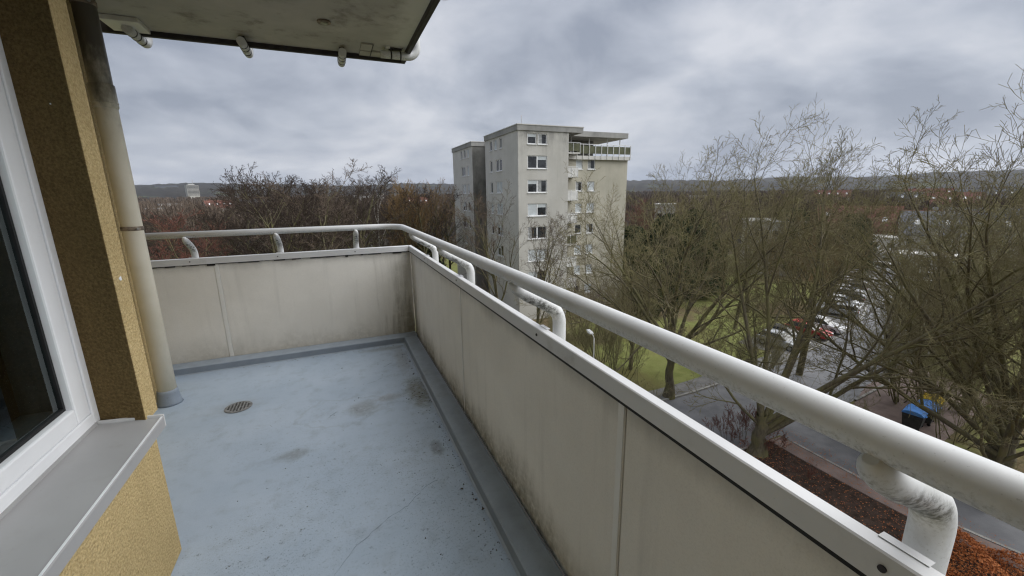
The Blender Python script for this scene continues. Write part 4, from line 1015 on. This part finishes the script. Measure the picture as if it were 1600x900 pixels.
M['kerb'] = simple('kerb stone', (0.27, 0.265, 0.25), 0.85, 0.25, 2, kind='Position')
def mat_soil():
    t = NT('dark soil'); p = t.coord('Position')
    b = t.mix(t.ramp(t.noise(p, 3, 7, 0.7), 0.3, 0.7), (0.022, 0.016, 0.013), (0.062, 0.043, 0.034))
    b = t.mix(t.math('MULTIPLY', t.ramp(t.noise(p, 22, 4, 0.75), 0.60, 0.66), 0.7), b, (0.16, 0.085, 0.05))
    t.bump(t.noise(p, 9, 6, 0.75), 0.8, 0.06)
    return t.done(b, 0.95, spec=0.1)
M['soil'] = mat_soil()
def ribbon(pts, w0, w1):
    """offsets of a polyline to both sides: returns (left points, right points)"""
    Lp, Rp = [], []
    for i, p in enumerate(pts):
        a = Vector(pts[max(i - 1, 0)]); b = Vector(pts[min(i + 1, len(pts) - 1)]); d = (b - a).normalized(); n = Vector((-d.y, d.x))
        Lp.append(Vector(p) + n * w0); Rp.append(Vector(p) - n * w1)
    return Lp, Rp
def smooth_line(pts, n=8):
    out = []
    P = [Vector(p) for p in pts]
    for i in range(len(P) - 1):
        p0, p1, p2, p3 = P[max(i-1, 0)], P[i], P[i+1], P[min(i+2, len(P)-1)]
        for k in range(n):
            t = k / n; out.append(0.5 * ((2*p1) + (p2-p0)*t + (2*p0-5*p1+4*p2-p3)*t*t + (3*p1-p0-3*p2+p3)*t**3))
    return out + [P[-1]]
def strip(name, pts, wl, wr, z0, z1, mat, parent=None):
    Lp, Rp = ribbon(pts, wl, wr); vs, fs = [], []; n = len(pts)
    for a, b in zip(Lp, Rp): vs += [(a.x, a.y, z1), (b.x, b.y, z1), (a.x, a.y, z0), (b.x, b.y, z0)]
    for i in range(n - 1):
        k = 4 * i; fs += [(k, k+1, k+5, k+4), (k+2, k, k+4, k+6), (k+1, k+3, k+7, k+5)]
    return MB().add(vs, fs).build(name, M[mat], parent)
lineB = smooth_line([(-6, 24), (8, 20.2), (20, 18.6), (30, 19.0), (42, 20.4), (57, 23.8), (80, 34.0), (119, 51.5), (175, 77)])
lineA = smooth_line([(28.4, 17.5), (28.2, 13), (28.4, 8), (29.4, 3), (29.8, -6), (30, -40)])
st_b = tag(strip('street', lineB, 3.3, 3.3, GZ - .05, GZ + 0.012, 'asphalt'), kind='structure')
st_a = tag(strip('side_street', lineA, 3.1, 3.1, GZ - .05, GZ + 0.008, 'asphalt'), kind='structure')
def offs(line, o): return [p for p in ribbon(line, o, 0)[0]]
kb = offs(lineB, 3.38); tag(strip('kerb', kb, .08, .08, GZ, GZ + 0.12, 'kerb'), kind='structure')
pb = offs(lineB, 4.2); 
pv = strip('pavement', [p for p in pb if p.x < 44], .72, .72, GZ, GZ + 0.10, 'paving'); tag(pv, kind='structure')
kr = [p for p in offs(lineB, -3.38) if p.x > 33.5]; tag(strip('kerb', kr, .08, .08, GZ, GZ + 0.12, 'kerb'), kind='structure')
kr = [p for p in offs(lineB, -3.38) if p.x < 23.8]; tag(strip('kerb', kr, .08, .08, GZ, GZ + 0.12, 'kerb'), kind='structure')
kA = offs(lineA, -3.18); kA = [p for p in kA if p.y < 15.0]
tag(strip('kerb', kA, .08, .08, GZ, GZ + 0.12, 'kerb'), kind='structure')
pA = offs(lineA, -3.85); tag(strip('pavement', [p for p in pA if p.y < 15.2], .55, .55, GZ, GZ + 0.10, 'redpave'), kind='structure')
kA2 = [p for p in offs(lineA, 3.18) if p.y < 14.0]; tag(strip('kerb', kA2, .08, .08, GZ, GZ + 0.12, 'kerb'), kind='structure')
# parking bays left of the street
park = [p for p in lineB if 38 < p.x < 100]; tag(strip('parking_bay', park, 8.6, -3.47, GZ - .05, GZ + 0.018, 'paving'), kind='structure')
tag(MB().add([(32.2, 15.2, GZ + .016), (33.0, 10.6, GZ + .016), (44.5, 12.0, GZ + .016), (46.5, 18.4, GZ + .016), (38, 17.1, GZ + .016)], [(0, 1, 2, 3, 4)]).build('bin_yard', M['redpave']), kind='structure')
# planting bed beside our house
edge = [p for p in offs(lineA, -4.42) if p.y < 15.3]
bed = [(e.x, e.y) for e in edge] ; poly = bed + [(9, -40), (9, 15.6)]
def bed_sheet():
    vs = []; fs = []; n = len(edge)
    for i, e_ in enumerate(edge):
        for k in range(9): x = 8 + (e_.x - 8) * k / 8; vs.append((x, e_.y, GZ + 0.06 + 0.03 * math.sin(x * 1.7 + e_.y) * (0 if k == 8 else 1)))
    for i in range(n - 1):
        for k in range(8): a = i * 9 + k; fs.append((a, a + 1, a + 10, a + 9))
    return tag(MB().add(vs, fs, True).build('planting_bed', M['soil']), kind='structure')
bed_sheet()
# copper leaves: low dense ground cover in the bed, and loose litter
def mat_leaf(name, cols):
    t = NT(name); c = t.coord('Position'); n = t.noise(c, 31, 3, 0.8); n2 = t.noise(c, 1.1, 4, 0.6)
    b = t.mix(t.ramp(n, 0.32, 0.62), cols[0], cols[1]); b = t.mix(t.ramp(n2, 0.35, 0.7), b, t.mix(t.ramp(n, 0.4, 0.6), cols[1], cols[2]))
    return t.done(b, 0.75, spec=0.2)
M['copper'] = mat_leaf('copper leaves', ((0.16, 0.045, 0.016), (0.36, 0.115, 0.035), (0.50, 0.21, 0.075)))
rs = np.random.RandomState(3)
def copper_bed():
    n = 90000; x = rs.uniform(15.5, 25.4, n); y = rs.uniform(-6, 7.6, n)
    lim = 25.0 + np.clip((6 - y) * 0.06, -0.2, 0.5)
    hm = 0.25 + 0.55 * np.clip(np.sin(x * 2.1 + 1.3 * np.sin(y * 1.6)) * np.sin(y * 1.9 + np.cos(x * 1.4)) + 0.45, 0, 1.4)
    ed = np.clip((lim - x) / 0.6, 0, 1) * np.clip((7.5 - y + 0.5 * np.sin(x * 2.3)) / 0.8, 0, 1)
    keep = (ed > 0) & (rs.uniform(0, 1, n) < 0.25 + 0.8 * ed); x, y, hm, ed = x[keep], y[keep], hm[keep], ed[keep]; m = len(x)
    P = np.stack([x, y, GZ + 0.08 + hm * ed * rs.uniform(0.35, 1.0, m) ** 0.6], 1)
    V, F = leaf_cloud(rs, m, 0.075, lambda k: (P, np.tile(np.array([0, 0, 1.0]), (k, 1))))
    o = link('copper_ground_cover', raw_mesh('copper_ground_cover', V, F, M['copper']))
    tag(o, 'orange copper leaved ground cover in the bed below the handrail', 'ground cover', kind='stuff')
    n = 5200; P = np.stack([rs.uniform(17, 26.2, n), rs.uniform(4, 16, n), np.full(n, GZ + 0.15)], 1)
    V, F = leaf_cloud(rs, n, 0.06, lambda k: (P, np.tile(np.array([0, 0, 1.0]), (k, 1))))
    V[:, 2] = GZ + 0.135 + (V[:, 2] - GZ - .135) * 0.35
    o = link('fallen_leaves', raw_mesh('fallen_leaves', V, F, M['copper'])); tag(o, 'scattered fallen brown leaves on bed and pavement', 'leaves', kind='stuff')
copper_bed()

# ------------------------------------------------------------------ far woods, far buildings
far_wood('far_wood', 1, 5200, 120, 480, 'brown bare wood covering the middle distance', 'twig_dark', ns=44, fat=0.8)
far_wood('far_forest', 2, 5000, 450, 1300, 'distant greyish brown forest on the hills', 'twig_dark', ns=24, fat=1.0)
M['brick'] = simple('red brick wall', (0.23, 0.105, 0.075), 0.9, 0.25, 3)
M['tile'] = simple('dark red roof tiles', (0.13, 0.055, 0.042), 0.85, 0.25, 2)
M['slate'] = simple('grey roof slates', (0.105, 0.11, 0.125), 0.7, 0.25, 2)
M['render_w'] = simple('white house render', (0.58, 0.575, 0.55), 0.85, 0.1, 1)
M['render_b'] = simple('beige house render', (0.42, 0.405, 0.36), 0.9, 0.12, 0.6)
def house(name, px, ds, turn, w, d, h, rh, wall, roof, label, group=None, nw=4, floors=2, dz=0.0):
    loc = G(px, ds); loc.z += terrain(loc.x, loc.y) + dz
    o = empty(name, loc, math.atan2(loc.y, loc.x) - math.pi / 2 + RAD(turn), label, 'house', group)
    w2, d2 = w / 2, d / 2
    holes = []; ww = min(1.3, w / nw * 0.55)
    for f in range(floors):
        for k in range(nw):
            u = -w2 + w * (k + .5) / nw; z = 0.9 + f * (h - 0.4) / floors; holes.append((u - ww / 2, u + ww / 2, z, z + 1.35))
    mb = MB(); wall_holes(mb, '-y', -d2, -w2, w2, 0, h, holes, 0.15)
    mb.add([(-w2, -d2, 0), (-w2, d2, 0), (-w2, d2, h), (-w2, -d2, h), (w2, -d2, 0), (w2, d2, 0), (w2, d2, h), (w2, -d2, h)], [(0, 1, 2, 3), (4, 7, 6, 5), (1, 5, 6, 2)])
    if rh: mb.add([(-w2, -d2, h), (-w2, d2, h), (-w2, 0, h + rh - .12), (w2, -d2, h), (w2, d2, h), (w2, 0, h + rh - .12)], [(0, 1, 2), (3, 5, 4)])
    mb.build('wall', M[wall], o)
    for hh in holes:
        q = MB().box(hh[0], hh[1], -d2 + .05, -d2 + .1, hh[2], hh[3]).build('window', M['wpaint'], o)
        MB().box(hh[0] + .09, hh[1] - .09, -d2 + .035, -d2 + .049, hh[2] + .09, hh[3] - .09).build('pane', M['dglass'], q)
    if rh:
        e = 0.35; t = 0.14; hb = h - e * rh / d2
        ov = [(-d2 - e, hb), (0, h + rh), (d2 + e, hb), (d2 + e, hb + t), (0, h + rh + t * 1.3), (-d2 - e, hb + t)]
        r_ = MB().prism(ov, 0, -w2 - .3, w2 + .3).build('roof', M[roof], o)
        for s_ in (-0.36, -0.08, 0.16, 0.40):
            q0, q1 = -d2 * .62, -d2 * .42; f_ = lambda y_, o_: h + rh * (1 + y_ / d2) + t * 1.25 + o_
            MB().prism([(q0, f_(q0, 0)), (q1, f_(q1, 0)), (q1, f_(q1, .08)), (q0, f_(q0, .08))], 0, w * s_ - .45, w * s_ + .45).build('roof_window', M['wpaint'], r_)
        for s_ in (-0.28, 0.27): MB().box(w * s_ - .3, w * s_ + .3, 0.3, 0.9, h + rh * .55, h + rh + .8).build('chimney', M['brick'], r_)
    else:
        MB().box(-w2 - .2, w2 + .2, -d2 - .2, d2 + .2, h, h + .35).build('roof', M[roof], o)
    return o
house('brick_house', 1412, 132, -8, 24, 10, 6.2, 4.2, 'brick', 'tile', 'red brick row house with tiled roof at the end of the street', nw=8)
house('brick_house', 1502, 128, 12, 17, 10, 6.0, 4.4, 'render_b', 'slate', 'house with grey slate roof right of the brick row house', nw=6)
house('garage', 1440, 112, -5, 20, 6, 2.8, 0, 'render_w', 'render_w', 'long white flat roofed garage row before the brick houses', nw=7, floors=1)
house('white_house', 1372, 118, 14, 8, 7, 5.2, 0, 'render_w', 'render_w', 'small white flat roofed house left of the brick row', nw=3)
house('brick_house', 1345, 150, 4, 18, 10, 6.2, 4.5, 'brick', 'tile', 'far brick house behind the small white house', nw=6)
house('brick_house', 1560, 150, 0, 20, 10, 6, 4.5, 'brick', 'slate', 'dark roofed brick house at the far right', nw=6)
house('low_block', 1212, 94, 10, 8.5, 10, 9.6, 0, 'render_b', 'fascia', 'pale beige three storey house behind the trees of the lawn', nw=3, floors=3)
house('pavilion', 1041, 118, 0, 5, 6, 12.0, 0, 'render_w', 'render_w', 'white flat roofed house between apartment block and conifers', nw=2, floors=3)
for px, ds, w, h, rh, wall, roof, tn in ((240, 260, 8, 8, 0, 'render_b', 'fascia', 0), (262, 340, 11, 9, 0, 'render_w', 'fascia', 5), (338, 300, 14, 7, 4, 'render_w', 'tile', 20), (395, 330, 16, 7, 4, 'render_w', 'slate', 0),
                                         (470, 420, 22, 8, 0, 'render_w', 'fascia', 0), (575, 620, 40, 11, 0, 'render_w', 'fascia', 0), (650, 280, 14, 7, 4, 'brick', 'tile', 10), (1300, 330, 18, 8, 4, 'render_w', 'tile', 0),
                                         (1420, 260, 18, 7, 4, 'render_w', 'slate', -10), (1490, 230, 16, 7, 4, 'render_b', 'tile', 15), (1540, 300, 20, 8, 4, 'render_w', 'slate', 0), (1450, 400, 24, 8, 4, 'render_w', 'tile', 5), (1100, 360, 20, 9, 0, 'render_w', 'fascia', 0)):
    left = px < 700
    house('distant_house', px, ds, tn, w, 9, h, rh, wall, roof, 'small distant house between the trees %s' % ('left of the apartment block' if left else 'right of the apartment block'), 'distant houses %s' % ('left of the block' if left else 'right of the block'), nw=4, dz=2.5)
# high-rise on the skyline
tw = G(301, 1500); tw.z += terrain(tw.x, tw.y)
tw.z -= 4
hi = empty('high_rise', tw, math.atan2(tw.y, tw.x) - math.pi / 2 + .25, 'white high-rise on the left skyline', 'building')
MB().box(-14, 14, -9, 9, 0, 40).build('wall', M['render_b'], hi)
for k in range(9): MB().box(-13.4, 13.4, -9.25, -9.01, 12 + k * 3.4, 13.7 + k * 3.4).build('window_band', M['dglass'], hi)
MB().box(-9, 6, -6, 6, 40.01, 43).build('roof_house', M['render_w'], hi); MB().tube([(4, 0, 43), (4, 0, 55)], .5, 6).build('mast', M['fascia'], hi)
tw2 = G(262, 2300); tw2.z += terrain(tw2.x, tw2.y) - 6
hb = empty('long_hall', tw2, math.atan2(tw2.y, tw2.x) - math.pi / 2, 'long grey hall on the far left skyline', 'building')
MB().box(-38, 38, -12, 12, 0, 13).build('wall', M['slate'], hb); MB().box(-39, 39, -13, 13, 13.01, 14.5).build('roof', M['slate'], hb)

# ------------------------------------------------------------------ parked cars
def carpaint(name, col):
    t = NT(name); t.b.inputs['Coat Weight'].default_value = 0.6; t.b.inputs['Coat Roughness'].default_value = 0.08
    return t.done(t.mix(t.ramp(t.noise(t.coord(), 2, 4, .6), .3, .7), tuple(c * .9 for c in col), col), 0.4, spec=0.5)
PAINT = {'white': carpaint('white car paint', (.70, .71, .72)), 'silver': carpaint('silver car paint', (.42, .44, .46)), 'black': carpaint('black car paint', (.018, .018, .02)), 'red': carpaint('red car paint', (.42, .025, .02)),
         'grey': carpaint('grey car paint', (.13, .14, .15)), 'blue': carpaint('blue car paint', (.05, .12, .32))}
M['lampglass'] = simple('lamp glass', (.75, .76, .76), .2, .05); M['taillamp'] = simple('tail lamp', (.35, .02, .015), .25, .1)
M['tyre'] = simple('tyre rubber', (.02, .02, .02), .85, .2, 8); M['plate'] = simple('number plate', (.75, .75, .72), .5, .05)
CARM = {}
def car_meshes(van=False):
    if van in CARM: return CARM[van]
    L = 5.0 if van else 4.2; hl = L / 2
    if van:
        low = [(-hl, .32), (hl - .1, .32), (hl, .55), (hl - .1, .95), (hl - .75, 1.12), (-hl + .05, 1.12)]
        gl = [(-hl + .08, 1.13), (hl - .8, 1.13), (hl - 1.45, 1.82), (-hl + .12, 1.82)]; rf = [(-hl + .08, 1.823), (hl - 1.42, 1.823), (hl - 1.6, 1.95), (-hl + .14, 1.97)]
    else:
        low = [(-hl + .04, .28), (hl - .08, .26), (hl, .45), (hl - .06, .70), (hl - .5, .82), (hl - 1.15, .92), (-hl + .18, .96), (-hl, .72)]
        gl = [(-hl + .22, .962), (hl - 1.18, .925), (hl - 1.95, 1.40), (-hl + .62, 1.42)]; rf = [(-hl + .60, 1.423), (hl - 1.93, 1.403), (hl - 2.15, 1.475), (-hl + .75, 1.485)]
    w = .88; wg = .74; wr = .66
    body = MB().prism(low, 1, -w, w)
    def taper(poly, w0, w1, zlo, zhi):
        n = len(poly); f = lambda z: w0 + (w1 - w0) * (z - zlo) / (zhi - zlo)
        vs = [(x, -f(z), z) for x, z in poly] + [(x, f(z), z) for x, z in poly]
        return MB().add(vs, [tuple(range(n)), tuple(range(n, 2 * n))[::-1]] + [(i, (i + 1) % n, n + (i + 1) % n, n + i) for i in range(n)])
    zl, zh = gl[0][1], gl[2][1]
    out = dict(body=body.mesh('body', None, .07, 2), glass=taper(gl, .80, .66, min(zl, gl[1][1]), zh).mesh('windows', M['dglass'], .02, 1), roof=taper(rf, .665, .60, rf[1][1], rf[3][1]).mesh('roof', None, .02, 1))
    t = MB().tube([(0, -.1, 0), (0, -.095, 0), (0, .095, 0), (0, .1, 0)], [.27, .31, .31, .27], 18); out['tyre'] = t.mesh('wheel', M['tyre'])
    out['rim'] = MB().tube([(0, -.104, 0), (0, .104, 0)], .19, 12, smooth=False).mesh('rim', M['steel'])
    out['head'] = MB().box(-.05, .05, -.18, .18, -.07, .07).mesh('headlight', M['lampglass'], .02, 1); out['tail'] = MB().box(-.04, .04, -.14, .14, -.1, .1).mesh('tail_light', M['taillamp'], .02, 1)
    out['plate'] = MB().box(-.012, .012, -.26, .26, -.055, .055).mesh('number_plate', M['plate']); out['mirror'] = MB().box(-.07, .07, -.09, .09, -.06, .06).mesh('mirror', M['black'], .02, 1)
    pl = MB()
    for s in (-1, 1): pl.prism([(gl[3][0] + .35, zh + .004), (gl[3][0] + .45, zh + .004), (gl[3][0] + .40, zl + .01), (gl[3][0] + .30, zl + .01)], 1, s * .70 - .05, s * .70 + .05)
    out['L'] = hl; CARM[van] = out; return out
def car(x, y, rz, paint, label, group=None, van=False):
    m = car_meshes(van); o = empty('van' if van else 'parked_car', (x, y, GZ + 0.02), rz, label, 'van' if van else 'car', group); hl = m['L']
    def P(n, me, loc=(0, 0, 0), par=None, mat=None):
        q = link(n, me, par or o, loc)
        if mat:
            if not me.materials: me.materials.append(mat)
            q.material_slots[0].link = 'OBJECT'; q.material_slots[0].material = mat
        return q
    P('body', m['body'], mat=PAINT[paint]); P('windows', m['glass']); P('roof', m['roof'], mat=PAINT[paint])
    for sx in (-1, 1):
        for sy in (-1, 1): wq = P('wheel', m['tyre'], (sx * (hl - .82), sy * .80, .31)); P('rim', m['rim'], par=wq)
    for sy in (-1, 1):
        P('headlight', m['head'], (hl - .06, sy * .62, .62)); P('tail_light', m['tail'], (-hl + .03, sy * .70, .78)); P('mirror', m['mirror'], (hl - 1.45, sy * .95, .98))
    P('number_plate', m['plate'], (hl + .012, 0, .42)); P('number_plate', m['plate'], (-hl - .012, 0, .55))
    return o
def along(x_at):
    for a, b in zip(lineB[:-1], lineB[1:]):
        if a.x <= x_at <= b.x: 
            d = (b - a).normalized(); p = a + (b - a) * ((x_at - a.x) / (b.x - a.x)); return p, d, Vector((-d.y, d.x))
cl = ('silver', 'white', 'white', 'black', 'silver', 'white', 'grey', 'silver', 'white', 'black', 'white', 'silver')
words = ('first', 'second', 'third', 'fourth', 'fifth', 'sixth', 'seventh', 'eighth', 'ninth', 'tenth', 'eleventh', 'twelfth')
for i in range(12):
    x_ = 59.5 + i * 2.5; p, d, nn = along(x_); q = p + nn * 5.8
    car(q.x, q.y, math.atan2(nn.y, nn.x) + (math.pi if i % 3 else 0) + RAD(4 * math.sin(i * 2.1)), cl[i], '%s car parked crosswise left of the street, %s from the near end of the row' % (cl[i], words[i]), 'cars parked crosswise along the street')
for x_, o_, c, lb in ((47.0, 5.6, 'red', 'red car parked crosswise, nearest left of the white row'), (50.4, 5.4, 'white', 'white car parked right beside the red car'), (43.5, 6.0, 'black', 'black car half hidden behind trunks near the junction'), (41.2, 5.6, 'silver', 'silver car nearest the junction behind the trunks')):
    p, d, nn = along(x_); q = p + nn * o_; car(q.x, q.y, math.atan2(nn.y, nn.x) + math.pi, c, lb)
for px, ds, tn, c, lb in ((1402, 104, 20, 'white', 'white van parked at the far end of the street'), (1452, 96, 75, 'white', 'white van parked before the garage row')):
    q = G(px, ds); car(q.x, q.y, math.atan2(q.y, q.x) + RAD(tn), c, lb, van=True)
p, d, nn = along(68); q = p - nn * 2.2; car(q.x, q.y, math.atan2(d.y, d.x), 'white', 'white car standing at the right kerb of the street')

# ------------------------------------------------------------------ rubbish containers, street lamp
M['bin'] = simple('dark grey plastic', (.045, .048, .05), .6, .2, 5)
M['lid_blue'] = simple('blue lid', (.09, .28, .72), .5, .12, 3); M['lid_yellow'] = simple('yellow lid', (.72, .50, .02), .5, .1, 3)
def container(x, y, rz, lid, label):
    o = empty('waste_container', (x, y, GZ + .02), rz, label, 'container', 'waste containers in the bin yard')
    b = [(-.60, .2), (.60, .2), (.68, 1.12), (-.68, 1.12)]; n = 4
    vs = [(u, s * (.42 + .1 * (z > 1)), z) for s in (-1, 1) for u, z in b]
    MB().add(vs, [(0, 1, 2, 3), (7, 6, 5, 4), (0, 4, 5, 1), (1, 5, 6, 2), (2, 6, 7, 3), (3, 7, 4, 0)]).build('body', M['bin'], o, .03)
    prof = [(-.56 * math.cos(math.pi * i / 8), 1.13 + .26 * math.sin(math.pi * i / 8)) for i in range(9)]
    l_ = MB().prism(prof, 0, -.71, .71).build('lid', M[lid], o, .015)
    for s in (-1, 1): MB().box(s * .4 - .12, s * .4 + .12, -.64, -.54, 1.14, 1.18).build('handle', M[lid], l_)
    for sx in (-1, 1):
        for sy in (-1, 1): MB().tube([(sx * .45 - .03, sy * .33, .1), (sx * .45 + .03, sy * .33, .1)], .1, 12, smooth=False).build('wheel', M['tyre'], o)
for x, y, l, lb in ((33.9, 12.35, 'lid_blue', 'dark waste container with blue lid, left of the two blue ones'), (35.4, 12.4, 'lid_blue', 'dark waste container with blue lid, right of the two blue ones'), (36.9, 12.75, 'lid_yellow', 'dark waste container with yellow lid right of the blue ones')):
    container(x, y, RAD(12), l, lb)
def street_lamp(loc, rz, h, label):
    o = empty('street_lamp', loc, rz, label, 'street lamp')
    MB().tube([(0, 0, 0), (0, 0, .9), (0, 0, .95), (0, 0, h * .92), (.02, 0, h)], [.07, .07, .05, .04, .035], 12).build('pole', M['balc'], o)
    a = MB().tube([(.02, 0, h - .02), (.15, 0, h + .12), (.45, 0, h + .2)], .03, 10).build('arm', M['balc'], o)
    MB().prism([(.35, h + .16), (.5, h + .13), (1.1, h + .2), (1.15, h + .25), (1.05, h + .32), (.5, h + .29), (.38, h + .25)], 1, -.13, .13).build('lamp_head', M['wpaint'], o, .03)
    MB().box(.55, 1.05, -.09, .09, h + .10, h + .145).build('lens', M['lampglass'], o)
street_lamp(G(936, 27.5), math.atan2(G(936, 27.5).y, G(936, 27.5).x) + RAD(25), 5.7, 'white street lamp among the shrubs below the handrail')
q, d, nn = along(62); street_lamp((q.x - nn.x * 4.1, q.y - nn.y * 4.1, GZ), math.atan2(nn.y, nn.x), 7.0, 'street lamp at the right side of the far street')

# ------------------------------------------------------------------ damp air
hz = NT('haze'); hz.n.remove(hz.b)
pv_ = hz.n.new('ShaderNodeVolumePrincipled'); pv_.inputs['Color'].default_value = (0.80, 0.87, 1.0, 1); pv_.inputs['Density'].default_value = HAZE; pv_.inputs['Anisotropy'].default_value = 0.2
hz.l.new(pv_.outputs[0], hz.out.inputs['Volume'])
hb_ = MB().box(-6600, 6600, -6600, 6600, GZ - 1.5, 320).build('haze', hz.m); tag(hb_, 'thin damp haze in the air over the whole view', 'haze', kind='stuff')
